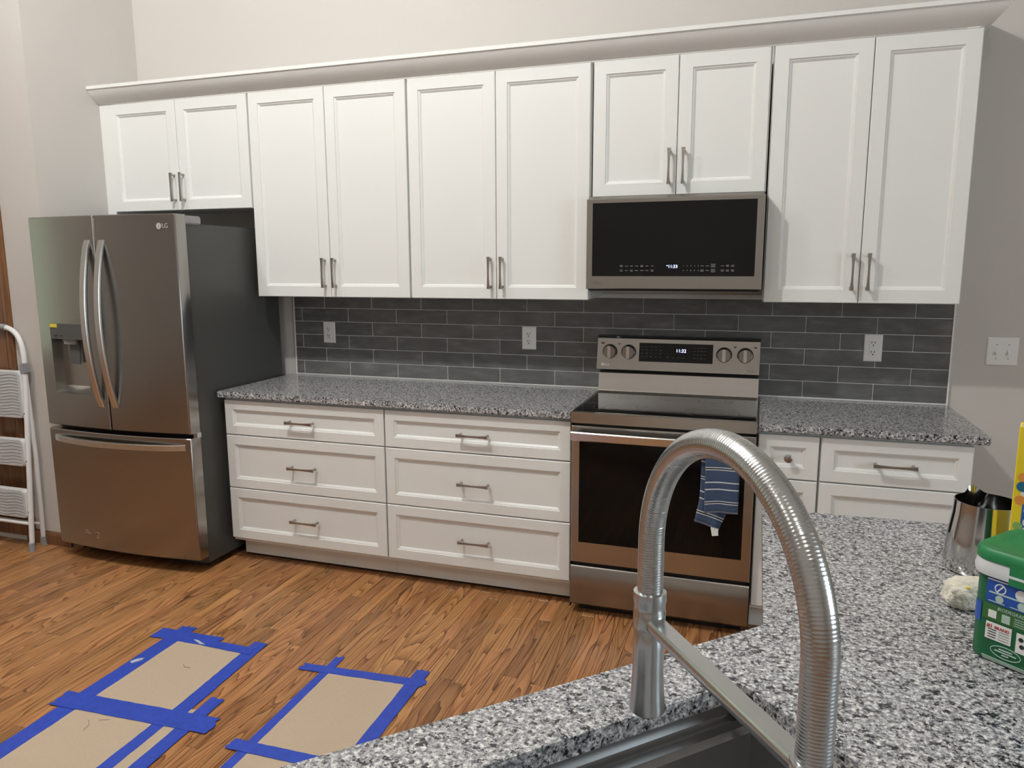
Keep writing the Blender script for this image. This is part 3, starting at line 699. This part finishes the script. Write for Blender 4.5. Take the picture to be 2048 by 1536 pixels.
for z0_, z1_ in ((1.530, 1.546), (1.509, 1.524)): box('start_key', (2.377, gy - .0006, z0_), (2.396, gy + .001, z1_), M['mark_d'], mdoor)
logo(mdoor, 1.893, 1.464, MY - .0004, .0125, M['logo_d'], M['logo'])
box('vent_hood', (MX0 + .006, -.390, MZ0 - .008), (MX1 - .006, -.03, MZ0 + .006), M['black'], t, bev=.004)
prism('front_vent', [(MY + .034, MZ1), (MY + .012, MZ1), (MY + .03, MZ1 + .013), (MY + .034, MZ1 + .013)], 0, MX0 + .004, MX1 - .004, M['steel_d'], t)

# ------------------------------------------------------------------ island: granite top, base, sink
ISL = [(2.612, -1.745), (3.65, -1.71), (3.65, -3.62), (1.60, -3.62), (1.60, -3.43), (2.612, -2.415)]
K = Vector((2.576, -2.617, 0)); SV = Vector((-math.sqrt(.5), -math.sqrt(.5), 0)); NV = Vector((math.sqrt(.5), -math.sqrt(.5), 0))
def kp(a, b_, z=0): return K + SV * a + NV * b_ + Vector((0, 0, z))
SL, SDp = .70, .385
hole = [tuple(kp(a, b_)[:2]) for a, b_ in rrect(0, SL, 0, SDp, .014, 3)]
bm = bmesh.new()
def loop(pts, z):
    v = [bm.verts.new((x, y, z)) for x, y in pts]; return [bm.edges.new((v[i], v[(i + 1) % len(v)])) for i in range(len(v))]
es = loop(ISL, CT) + loop(hole, CT)
bmesh.ops.triangle_fill(bm, edges=es, use_beauty=True)
for f in bm.faces:
    if f.normal.z < 0: f.normal_flip()
ex = bmesh.ops.extrude_face_region(bm, geom=list(bm.faces))
for v in [g for g in ex['geom'] if isinstance(g, bmesh.types.BMVert)]: v.co.z -= .030
tag(bmobj('island_countertop', bm, M['granite']), 'speckled granite island top with an angled sink cut-out', 'countertop')
ib = thing('island_cabinet', 'white island base cabinet carrying the granite sink top', 'cabinet', (2.9, -2.6, 0))
cen = Vector((2.9, -2.75))
INS = [(2.645, -1.78), (3.62, -1.745), (3.62, -3.52), (1.75, -3.52), (1.75, -3.325), (2.645, -2.43)]
n = len(INS); 
vs_ = [(x, y, .115) for x, y in INS] + [(x, y, .884) for x, y in INS]
raw('side_panels', vs_, [(i, (i + 1) % n, n + (i + 1) % n, n + i) for i in range(n)], M['cab'], ib)
TK = [(2.70, -1.83), (3.57, -1.80), (3.57, -3.46), (1.85, -3.46), (1.85, -3.32), (2.70, -2.47)]
raw('toe_kick', [(x, y, 0) for x, y in TK] + [(x, y, .12) for x, y in TK], [(i, (i + 1) % n, n + (i + 1) % n, n + i) for i in range(n)], M['cab'], ib)
def angled_front(name, a, b_, z0, z1):
    """door on a vertical face running from point a to point b_"""
    o = front(name, 0, (Vector(b_) - Vector(a)).length, z0, z1, -.02, .05, None)
    dv = Vector(b_) - Vector(a); o.data.transform(Matrix.Translation((a[0], a[1], 0)) @ Matrix.Rotation(math.atan2(dv.y, dv.x), 4, 'Z'))
    o.data.transform(Matrix.Translation(-ORG[ib.name])); o.parent = ib; return o
pa, pb = Vector((2.645, -2.43)), Vector((1.80, -3.275)); u_ = (pa - pb).normalized()
# fronts face the kitchen side of the diagonal
angled_front('door', pb + u_ * .33 + (pa - pb) * 0 + u_ * .40, pb + u_ * .33, .133, .868); angled_front('door', pb + u_ * 1.14, pb + u_ * .74, .133, .868)
angled_front('drawer', (2.645, -1.80), (2.645, -2.40), .690, .868); angled_front('door', (2.645, -1.80), (2.645, -2.40), .133, .685)

sk = thing('kitchen_sink', 'undermount stainless steel workstation sink with stepped ledges', 'sink', tuple(kp(0, 0, .70)), rotz=math.radians(225))
T0 = .8837 - .70
prf = [(-.03, T0), (-.004, T0), (-.003, T0 - .020), (.012, T0 - .023), (.0135, T0 - .036), (.027, T0 - .039), (.0285, T0 - .185), (.036, T0 - .20)]
full = prf + [(SDp - y, z) for y, z in reversed(prf)]
v = []; m_ = len(full)
for x in (-.004, SL + .004): v += [(x, y, z) for y, z in full]
f = [(i, i + 1, m_ + i + 1, m_ + i) for i in range(m_ - 1)]
f += [tuple(range(1, m_ - 1)), tuple(range(m_ + 1, 2 * m_ - 1))]
raw('basin', v, f, M['sinkm'], sk, local=True)
lathe('drain', [(.055, 0), (.055, .002), (.045, .003), (.04, -.003), (.01, -.003)], (SL / 2, SDp * .55, T0 - .2), M['chrome'], sk, local=True)

# ------------------------------------------------------------------ faucet
FB = Vector((2.634, -3.165)); FH = Vector((2.480, -2.949)); Rr = (FB - FH).length / 2; FC = (FB + FH) / 2
t = fa = thing('kitchen_faucet', 'tall brushed nickel pull-down faucet with a ribbed arching hose', 'faucet', (FB.x, FB.y, CT))
lathe('base_plate', [(.030, CT), (.030, CT + .006), (.026, CT + .010)], (FB.x, FB.y, 0), M['faucet'], t, n=32)
lathe('column', [(.021, CT + .008), (.021, CT + .12), (.019, CT + .125), (.0165, CT + .13), (.0165, CT + .20)], (FB.x, FB.y, 0), M['faucet'], t, n=32)
side = Vector((-(FH - FB).y, (FH - FB).x, 0)).normalized() if False else Vector(((FH - FB).y, -(FH - FB).x)).normalized()
q0 = Vector((FB.x, FB.y, CT + .085)); q1 = q0 + Vector((side.x, side.y, 0)) * .05
hv = tube('lever_mount', [q0, q1], .014, M['faucet'], t, n=20); tube('lever', [q1 - Vector((side.x, side.y, 0)) * .012, q1 + Vector((side.x * .04, side.y * .04, .075))], [.006, .0045], M['faucet'], hv, n=12)
path = [(FB.x, FB.y, CT + .17 + (1.25 - CT - .17) * i / 8) for i in range(8)]
for i in range(41):
    a = PI * i / 40; q = FC + (FB - FC) * math.cos(a); path.append((q.x, q.y, 1.25 + .136 * math.sin(a)))
path += [(FH.x, FH.y, 1.25 - .075 * i / 5) for i in range(1, 6)]
# ribbed hose: many fine corrugations along the resampled path
pp = [Vector(p) for p in path]; segs = [(pp[i + 1] - pp[i]).length for i in range(len(pp) - 1)]; tot = sum(segs)
def along(s):
    for i, l in enumerate(segs):
        if s <= l: return pp[i].lerp(pp[i + 1], s / l)
        s -= l
    return pp[-1]
NR = int(tot / .0030); rp, rr = [], []
for i in range(NR * 3 + 1):
    rp.append(along(min(tot, tot * i / (NR * 3)))); rr.append((.01372, .0140, .0140)[i % 3])
tube('ribbed_hose', rp, rr, M['faucet'], t, n=28)
hdz = 1.176
sh = lathe('spray_head', [(.0145, hdz - .004), (.0150, hdz - .022), (.0165, hdz - .026), (.0170, hdz - .045), (.0172, hdz - .075), (.0182, hdz - .10), (.0198, hdz - .118), (.0200, hdz - .122), (.0180, hdz - .124)], (FH.x, FH.y, 0), M['faucet'], t, n=36)
lathe('nozzle', [(.016, hdz - .1235), (.016, hdz - .1255), (.004, hdz - .1255)], (FH.x, FH.y, 0), M['dgrey'], sh, n=28)
cl = lathe('hose_collar', [(.0145, hdz + .018), (.0178, hdz + .017), (.0182, hdz + .008), (.0170, hdz + .002), (.0172, hdz - .004), (.0178, hdz - .006), (.0172, hdz - .024), (.0150, hdz - .026)], (FH.x, FH.y, 0), M['faucet'], t, n=36)
za = 1.160
dv = (FH - FB).normalized(); pn_ = Vector((dv.y, -dv.x))
a_ = FB; b_ = FH - dv * .012
sweep('support_arm', [(a_.x, a_.y, za), (b_.x, b_.y, za)], (pn_.x * .0105, pn_.y * .0105, 0), (0, 0, .0070), M['faucet'], t)
lathe('arm_ring', [(.0170, za - .011), (.0175, za - .010), (.0175, za + .010), (.0170, za + .011)], (FB.x, FB.y, 0), M['faucet'], t, n=28)

# ------------------------------------------------------------------ things on the island
# green tub
ang = math.atan2(-.65, .76)
t = tb = thing('detergent_tub', 'green plastic tub with white rim and blue label beside the steel pitcher', 'tub', (3.052, -2.418, CT), rotz=ang)
W, D, H = .205, .145, .150
def tub(name, levels, m, parent, ca=True):
    vs_ = []
    for z, g in levels: vs_ += [(x, y, z) for x, y in rrect(-W / 2 - g, W / 2 + g, -D / 2 - g, D / 2 + g, .030 + g, 6)]
    nn = 28; L_ = len(levels); fs = [(i * nn + k, i * nn + (k + 1) % nn, (i + 1) * nn + (k + 1) % nn, (i + 1) * nn + k) for i in range(L_ - 1) for k in range(nn)]
    fs += [tuple(range(nn)), tuple(range((L_ - 1) * nn, L_ * nn))]
    return raw(name, vs_, fs, m, parent, True, True, 40)
tub('body', [(0, -.004), (.003, -.0005), (.150, .0)], M['btub'], t)
tub('rim', [(.140, .001), (.142, .006), (.152, .008), (.166, .004), (.172, .0035)], M['brim'], t)
ld = tub('lid', [(.166, .0055), (.168, .0065), (.180, .006), (.185, .002), (.1845, -.012), (.183, -.014)], M['blid'], t)
# skirt of the lid on the front, past the lift tab of the rim
prism('lid_skirt', [(x, y) for x, y in ((-.045, -D / 2 - .0075), (W / 2 - .02, -D / 2 - .0075), (W / 2 - .02, -D / 2 + .01), (-.045, -D / 2 + .01))], 2, .138, .170, M['blid'], ld, local=True)
lathe('lid_boss', [(.026, .183), (.025, .1865), (.020, .1868), (.017, .1845), (.005, .1845)], (0, 0, 0), M['blid'], ld, local=True)
def lab(x0, x1, z0, z1, m, e=.0006, nm='label', par=None):
    yb = -D / 2
    return box(nm, (x0, -D / 2 - e, z0), (x1, yb + .003, z1), m, par or t, local=True)
lb = lab(-.078, .080, .098, .139, M['lblue']); 
lab(-.0775, .0795, .1355, .1375, M['lwhite'], .0010, 'label_stripe', lb); lab(-.074, .06, .1145, .1170, M['lpale'], .0010, 'label_stripe', lb)
for cx in (-.058, -.028, .01, .045):
    lathe('icon_disc', [(.0085, .002), (.0085, -.0011)], (cx, -D / 2, .1245), M['lwhite'], lb, axis=1, n=20, local=True)
lathe('icon_hole', [(.0066, .002), (.0066, -.0014)], (-.058, -D / 2, .1245), M['lblue'], lb, axis=1, n=20, local=True)
raw('icon_slash', [(-.0635, -D / 2 - .0016, .1185), (-.0615, -D / 2 - .0016, .1175), (-.0525, -D / 2 - .0016, .1305), (-.0545, -D / 2 - .0016, .1315)], [(0, 1, 2, 3)], M['lwhite'], lb, local=True)
for cx in (-.062, -.030, .005):
    lathe('icon_disc', [(.006, .002), (.006, -.0011)], (cx + .004, -D / 2, .1075), M['lpale'], lb, axis=1, n=16, local=True)
    lab(cx - .012, cx + .012, .1005, .1020, M['lpale'], .0010, 'label_print', lb)
lg = lab(-.080, .080, .070, .096, M['lgreen'])
text('label_words', 'BIODEGRADABLE WASTE', .0072, (-.018, -D / 2 - .0010, .0915), M['lpale'], lg, local=True)
lab(-.072, -.060, .074, .0865, M['lwhite'], .0010, 'label_patch', lg); lab(-.052, -.040, .072, .0855, M['lpale'], .0010, 'label_patch', lg)
for i in range(4): lab(-.034, .01, .0735 + i * .0036, .0745 + i * .0036, M['lpale'], .0010, 'label_print', lg)
lw = lab(-.074, -.036, .038, .066, M['lwhite'])
text('label_words', '#1', .0085, (-.0682, -D / 2 - .0010, .0600), M['lred'], lw, local=True)
text('label_words', 'BRAND', .0066, (-.0500, -D / 2 - .0010, .0595), M['lred'], lw, local=True)
for i in range(4):
    lab(-.070, -.058, .0415 + i * .0042, .0428 + i * .0042, M['ink'], .0010, 'label_print', lw); lab(-.054, -.039, .0415 + i * .0042, .0425 + i * .0042, M['grey'], .0010, 'label_print', lw)
lw2 = lab(-.029, .005, .032, .064, M['lwhite'])
for cx, cz in ((-.022, .055), (-.010, .052), (-.020, .044), (-.006, .042)): lathe('print_spot', [(.0036, .002), (.0036, -.0011)], (cx, -D / 2, cz), M['ink'], lw2, axis=1, n=12, local=True)
ov = [(-.042 + .022 * math.cos(2 * PI * i / 32), -D / 2 + .0002, .0225 + .0095 * math.sin(2 * PI * i / 32)) for i in range(33)]
tube('oval_mark', ov, .0007, M['lpale'], t, n=5, local=True)
for z, hw in ((.0265, .010), (.0225, .016), (.0185, .005)): lab(-.042 - hw, -.042 + hw, z - .0009, z + .0009, M['lpale'], .0008, 'label_print')
for i in range(3): lab(-.076 + i * .001, .06, .0075 - i * .0022, .0083 - i * .0022, M['lpale'], .0008, 'label_print')
cv = []
for zz in (.060, .093):
    for i in range(5):
        a = PI + PI / 2 * (.30 + .45 * i / 4); g = .0006
        cv.append((-W / 2 + .03 + (.03 + g) * math.cos(a), -D / 2 + .03 + (.03 + g) * math.sin(a), zz))
raw('side_label', cv, [(i, i + 1, 6 + i, 5 + i) for i in range(4)], M['lblue'], t, True, True)

# steel pitcher
t = thing('steel_pitcher', 'polished stainless steel frothing pitcher with a pouring lip', 'pitcher', (3.045, -2.020, CT))
Nn = 48; outer = [(.000, .0670), (.004, .0705), (.03, .0715), (.06, .0695), (.09, .0655), (.12, .0615), (.148, .0600)]
sa = math.radians(100)
def prow(z, r, lip):
    o_ = []
    for k in range(Nn):
        a = 2 * PI * k / Nn; d_ = (a - sa + PI) % (2 * PI) - PI; e = math.exp(-(d_ / .22) ** 2) * lip
        o_.append((3.045 + (r + .016 * e) * math.cos(a), -2.020 + (r + .016 * e) * math.sin(a), CT + z + .012 * e))
    return o_
vs_ = []
for z, r in outer: vs_ += prow(z, r, max(0, (z - .10) / .048))
for z, r in reversed(outer[1:]): vs_ += prow(z, r - .0015, max(0, (z - .10) / .048))
L_ = 2 * len(outer) - 1
fs = [(i * Nn + k, i * Nn + (k + 1) % Nn, (i + 1) * Nn + (k + 1) % Nn, (i + 1) * Nn + k) for i in range(L_ - 1) for k in range(Nn)] + [tuple(range(Nn)), tuple(range((L_ - 1) * Nn, L_ * Nn))]
raw('cup', vs_, fs, M['chrome'], t, True, ang=60)
hp = []
for i in range(13):
    s = i / 12; hp.append((3.045 + .060 * math.cos(sa + PI) + (.006 + .035 * math.sin(PI * s)) * math.cos(sa + PI + .9) + .03, -2.020 + .030 - .0 * s, CT + .030 + .105 * s))
hp = [(3.045 + (.062 + .036 * math.sin(PI * i / 12)) * math.cos(math.radians(10)), -2.020 + (.062 + .036 * math.sin(PI * i / 12)) * math.sin(math.radians(10)), CT + .032 + .100 * i / 12) for i in range(13)]
sweep('handle', hp, (-.17 * .008, .98 * .008, 0), (.0022, 0, 0), M['chrome'], t)

# wad of kitchen cloth
random.seed(9)
bm = bmesh.new(); bmesh.ops.create_icosphere(bm, subdivisions=4, radius=1)
from mathutils import noise as mn
for v in bm.verts:
    c = v.co; sgn = lambda q: -1 if q < 0 else 1
    p_ = Vector((sgn(c.x) * abs(c.x) ** .6, sgn(c.y) * abs(c.y) ** .8, sgn(c.z) * abs(c.z) ** .75))
    k = 1 + .22 * mn.noise(c * 2.2) + .16 * abs(mn.noise(c * 5)) + .05 * mn.noise(c * 12)
    v.co = Vector((2.984 + p_.x * .050 * k, -2.222 + p_.y * .030 * k + (p_.x) * .012, CT + .028 + max(-1, p_.z) * .027 * k))
    v.co.z = max(v.co.z, CT + .0005)
t = thing('crumpled_cloth', 'crumpled cream cloth with yellow flecks lying by the green tub', 'cloth', (2.984, -2.222, CT))
bmobj('cloth_wad', bm, M['rag'], t, True, ang=180)
for (x, y, z, a, b_, m_) in ((2.945, -2.246, .035, .006, .003, 'ragy'), (2.965, -2.250, .047, .005, .003, 'ragy'), (2.938, -2.238, .018, .006, .006, 'ragg'), (2.990, -2.2445, .050, .006, .003, 'ragy')):
    bm = bmesh.new(); bmesh.ops.create_icosphere(bm, subdivisions=2, radius=1)
    for v in bm.verts: v.co = Vector((x + v.co.x * a, y + v.co.y * .004, CT + z + v.co.z * b_))
    bmobj('printed_fleck', bm, M[m_], t, True)

# yellow carton
BX, BY = 0, 0
t = thing('yellow_carton', 'tall yellow carton printed with coloured balls behind the green tub', 'carton', (3.045, -2.162, CT), rotz=math.radians(-17.5))
cbx = box('carton_body', (BX, BY, .0005), (BX + .20, BY + .045, .335), M['ybox'], t, bev=.0012, seg=1, local=True)
prism('top_flap', [(BX + .002, .335), (BX + .198, .335), (BX + .185, .350), (BX + .012, .350)], 1, BY + .002, BY + .004, M['lwhite'], t, local=True)
def ball(x, z, r, m):
    lathe('printed_ball', [(r, .001), (r, -.0005)], (BX + x, BY, z), M[m], cbx, n=24, axis=1, local=True)
box('red_panel', (BX + .016, BY - .0004, .218), (BX + .16, BY + .002, .262), M['red'], cbx, local=True)
ball(.014, .240, .009, 'orange'); ball(.014, .222, .010, 'teal'); ball(.012, .196, .009, 'orange'); ball(.012, .146, .008, 'greenp')
box('white_patch', (BX + .012, BY - .0003, .196), (BX + .15, BY + .002, .218), M['lwhite'], cbx, local=True)
box('blue_panel', (BX + .016, BY - .0004, .130), (BX + .16, BY + .002, .194), M['bluep'], cbx, local=True)
for x, z in ((.028, .178), (.028, .155), (.028, .138), (.06, .165)):
    lathe('printed_ring', [(.009, .001), (.009, -.0008)], (BX + x, BY, z), M['lwhite'], cbx, n=20, axis=1, local=True); lathe('printed_ring', [(.0055, .001), (.0055, -.0011)], (BX + x, BY, z), M['bluep'], cbx, n=20, axis=1, local=True)

# ------------------------------------------------------------------ floor protection: cardboard and tape
random.seed(21)
def cardb(label, x0, x1, y0, y1):
    o = box('cardboard_sheet', (x0, y0, .0002), (x1, y1, .0030), M['card']); return tag(o, label, 'cardboard')
cardb('cardboard floor sheet taped down, the one with a dark crease near the refrigerator side', .315, .690, -1.862, -1.395)
c2 = cardb('cardboard floor sheet continuing toward the sink from the creased sheet', .325, .705, -2.62, -1.874)
cardb('narrow cardboard strip taped along the edge of the larger sheets', .712, .810, -2.62, -1.792)
cardb('cardboard floor sheet in front of the drawers beside the range', 1.062, 1.425, -1.905, -1.400)
cardb('cardboard floor sheet nearest the island, continuing the range-side one', 1.070, 1.430, -2.62, -1.915)
def strip(label, a, b_, wd, lvl, curl=0):
    a, b_ = Vector((*a, 0)), Vector((*b_, 0)); d = (b_ - a); L_ = d.length; d.normalize(); nrm = Vector((-d.y, d.x, 0))
    K_ = 24; top = []; bot = []
    z = .0030 + lvl * .0006
    def jag(k): return random.uniform(-.008, .008)
    lft, rgt = [], []
    for i in range(K_ + 1):
        s = i / K_; e = random.uniform(-.0012, .0012); wv = wd / 2
        lft.append(a + d * (L_ * s) + nrm * (wv + e)); rgt.append(a + d * (L_ * s) - nrm * (wv + random.uniform(-.0012, .0012)))
    endb = [b_ + nrm * wd * (.5 - j / 5) + d * random.uniform(-.010, .008) for j in range(1, 5)]
    enda = [a + nrm * wd * (-.5 + j / 5) - d * random.uniform(-.010, .008) for j in range(1, 5)]
    pts = lft + endb + list(reversed(rgt)) + enda
    o = prism('tape_strip', [(p.x, p.y) for p in pts], 2, z - .0004, z + .0004, M['tape'])
    return tag(o, label, 'tape', 'blue masking tape on the floor')
strip('wide blue tape across the refrigerator-facing end of the creased cardboard', (.203, -1.382), (.515, -1.376), .078, 1)
strip('short blue tape ending the top edge of the creased cardboard', (.46, -1.392), (.700, -1.396), .050, 2)
strip('long blue tape along the refrigerator side of the cardboard', (.308, -1.300), (.335, -2.62), .072, 0)
strip('blue tape along the inner long edge of the creased cardboard', (.688, -1.325), (.722, -1.90), .062, 0)
strip('wide blue tape crossing the joint of the two larger cardboard sheets', (.236, -1.884), (.888, -1.852), .086, 3)
strip('blue tape along the outer edge of the narrow cardboard strip', (.792, -1.712), (.832, -2.62), .056, 1)
strip('blue tape between the narrow cardboard strip and the wider sheet', (.704, -1.87), (.724, -2.62), .048, 1)
strip('blue tape across the drawer-facing end of the range-side cardboard', (.952, -1.428), (1.460, -1.394), .046, 1)
strip('narrow blue tape along the refrigerator-side edge of the range-side cardboard', (1.060, -1.320), (1.082, -2.62), .036, 0)
strip('blue tape along the range-side edge of the cardboard', (1.418, -1.312), (1.438, -2.62), .056, 0)
strip('blue tape crossing the joint of the two range-side cardboard sheets', (1.005, -1.910), (1.50, -1.900), .052, 3)
tp = [o for o in bpy.data.objects if o.name.startswith('tape_strip')]
def tear_and_highlight(par, pts): prism('torn_and_highlight_spot', pts, 2, .0032, .0068, M['torn_glint'], par)
tear_and_highlight(tp[2], [(.2905, -1.6105), (.300, -1.588), (.322, -1.572), (.326, -1.586), (.306, -1.618)])
tear_and_highlight(tp[0], [(.405, -1.391), (.425, -1.389), (.478, -1.410), (.455, -1.413)])  # pale patch painting the highlight on a curl of the tape
c1o = [o for o in bpy.data.objects if o.name.startswith('cardboard_sheet')][0]
for p in ([(.505, -1.560), (.520, -1.575), (.548, -1.572)],): tube('crease', [(x, y, .0031) for x, y in p], .0016, M['crease'], c1o, n=4)
for p in ([(.455, -1.955), (.480, -1.975), (.486, -2.005)], [(.49, -1.945), (.52, -1.93)]): tube('crease', [(x, y, .0031) for x, y in p], .0011, M['crease'], c2, n=4)

# ------------------------------------------------------------------ step ladder (folded, leaning by the door)
t = lad = thing('step_ladder', 'white folding step ladder with grey treads leaning beside the refrigerator', 'ladder', (-1.385, -.82, 0))
LXR, LXL = -1.150, -1.62; LC = (LXR + LXL) / 2
def lean(z): return -.852 + .076 * z
def railx(z, s): return LC + s * (LXR - LC) * (1 - .03 * z)
for s in (1, -1):
    tube('front_rail', [(railx(z, s), lean(z), z) for z in (.03, .4, .8, 1.02)], .0135, M['wmetal'], t, n=14)
    tube('rear_leg', [(railx(0, s) - s * .030 + s * .0, -.755, .03), (railx(.5, s) - s * .002, -.768, .5), (railx(.98, s) + s * .0, -.778, .985)], .0125, M['wmetal'], t, n=14)
    for yb, xx in ((lean(0), railx(0, s)), (-.755, railx(0, s) - s * .030)):
        lathe('foot_cap', [(.0185, 0), (.0185, .006), (.0165, .045), (.0140, .048)], (xx, yb, 0), M['grey'], t, n=16)
    br = box('hinge_bracket', (railx(1, s) - .019, -.795, .975), (railx(1, s) + .021, -.758, 1.032), M['grey'], t, bev=.006)
    for z in (.22, .50, .76): lathe('rivet', [(.0045, .0), (.0045, -.0145), (.003, -.0160)], (railx(z, s), lean(z), z), M['grey'], t, n=10, axis=1)
# handle hoop
hp = []
for i in range(25):
    a = PI * i / 24; c_, s_ = math.cos(a), math.sin(a)
    hp.append((LC + (LXR - LC) * .97 * (abs(c_) ** .55) * (1 if c_ >= 0 else -1), lean(1.02) + .012 * s_, 1.02 + .205 * s_ ** .8))
tube('handle_hoop', hp, .0135, M['wmetal'], t, n=14)
tube('grip', [p for p in hp if p[2] > 1.218], .0165, M['grey'], t, n=14)
tube('cross_bar', [(railx(.12, -1) + .03, -.756, .12), (railx(.12, 1) - .03, -.756, .12)], .008, M['wmetal'], t, n=10)
tube('cross_bar', [(railx(.15, -1), lean(.15), .15), (railx(.15, 1), lean(.15), .15)], .009, M['wmetal'], t, n=10)
for zt, zb, wid in ((.985, .735, .150), (.615, .472, .175), (.338, .186, .195)):
    y0 = lean((zt + zb) / 2) - .006; pts = []
    hw = (LXR - LC) - .022; top = zt + (.012 if zt > .9 else 0)
    out = rrect(LC - hw, LC + hw, zb, zt, .022, 4)
    tr = prism('tread', out, 1, y0 - .012, y0 + .016, M['tread'], t)
    tr2 = prism('tread_rim', rrect(LC - hw - .004, LC + hw + .004, zb - .004, zt + .004, .024, 4), 1, y0 - .006, y0 + .020, M['wmetal'], tr)
    nz = int((zt - zb - .03) / .0165)
    for i in range(nz + 1):
        z = zb + .017 + i * (zt - zb - .034) / nz
        tube('tread_rib', [(LC - hw + .012 + (2 * hw - .024) * k / 24, y0 - .0125, z + .0045 * math.sin(k * .62 + 1)) for k in range(25)], .0022, M['rib'], tr, n=6)

# ------------------------------------------------------------------ ceiling lamps, the last two added as fill
for i, (x, y, e, where) in enumerate(LAMPS):
    t = thing('ceiling_or_fill_lamp', 'white round ceiling lamp ' + where, 'lamp', (x, y, CEIL), 'ceiling lamps')
    lathe('canopy', [(.09, CEIL), (.09, CEIL - .015), (.06, CEIL - .03), (.02, CEIL - .035), (.02, CEIL - .06), (.03, CEIL - .07), (.03, CEIL - .09)], (x, y, 0), M['lamp'], t, n=28)
    l = bpy.data.lights.new('bulb_or_fill', 'POINT'); l.energy = e; l.color = (1, .99, .965); l.shadow_soft_size = .045
    o = bpy.data.objects.new('bulb_or_fill', l); COL.objects.link(o); o.location = (x, y, CEIL - .16)
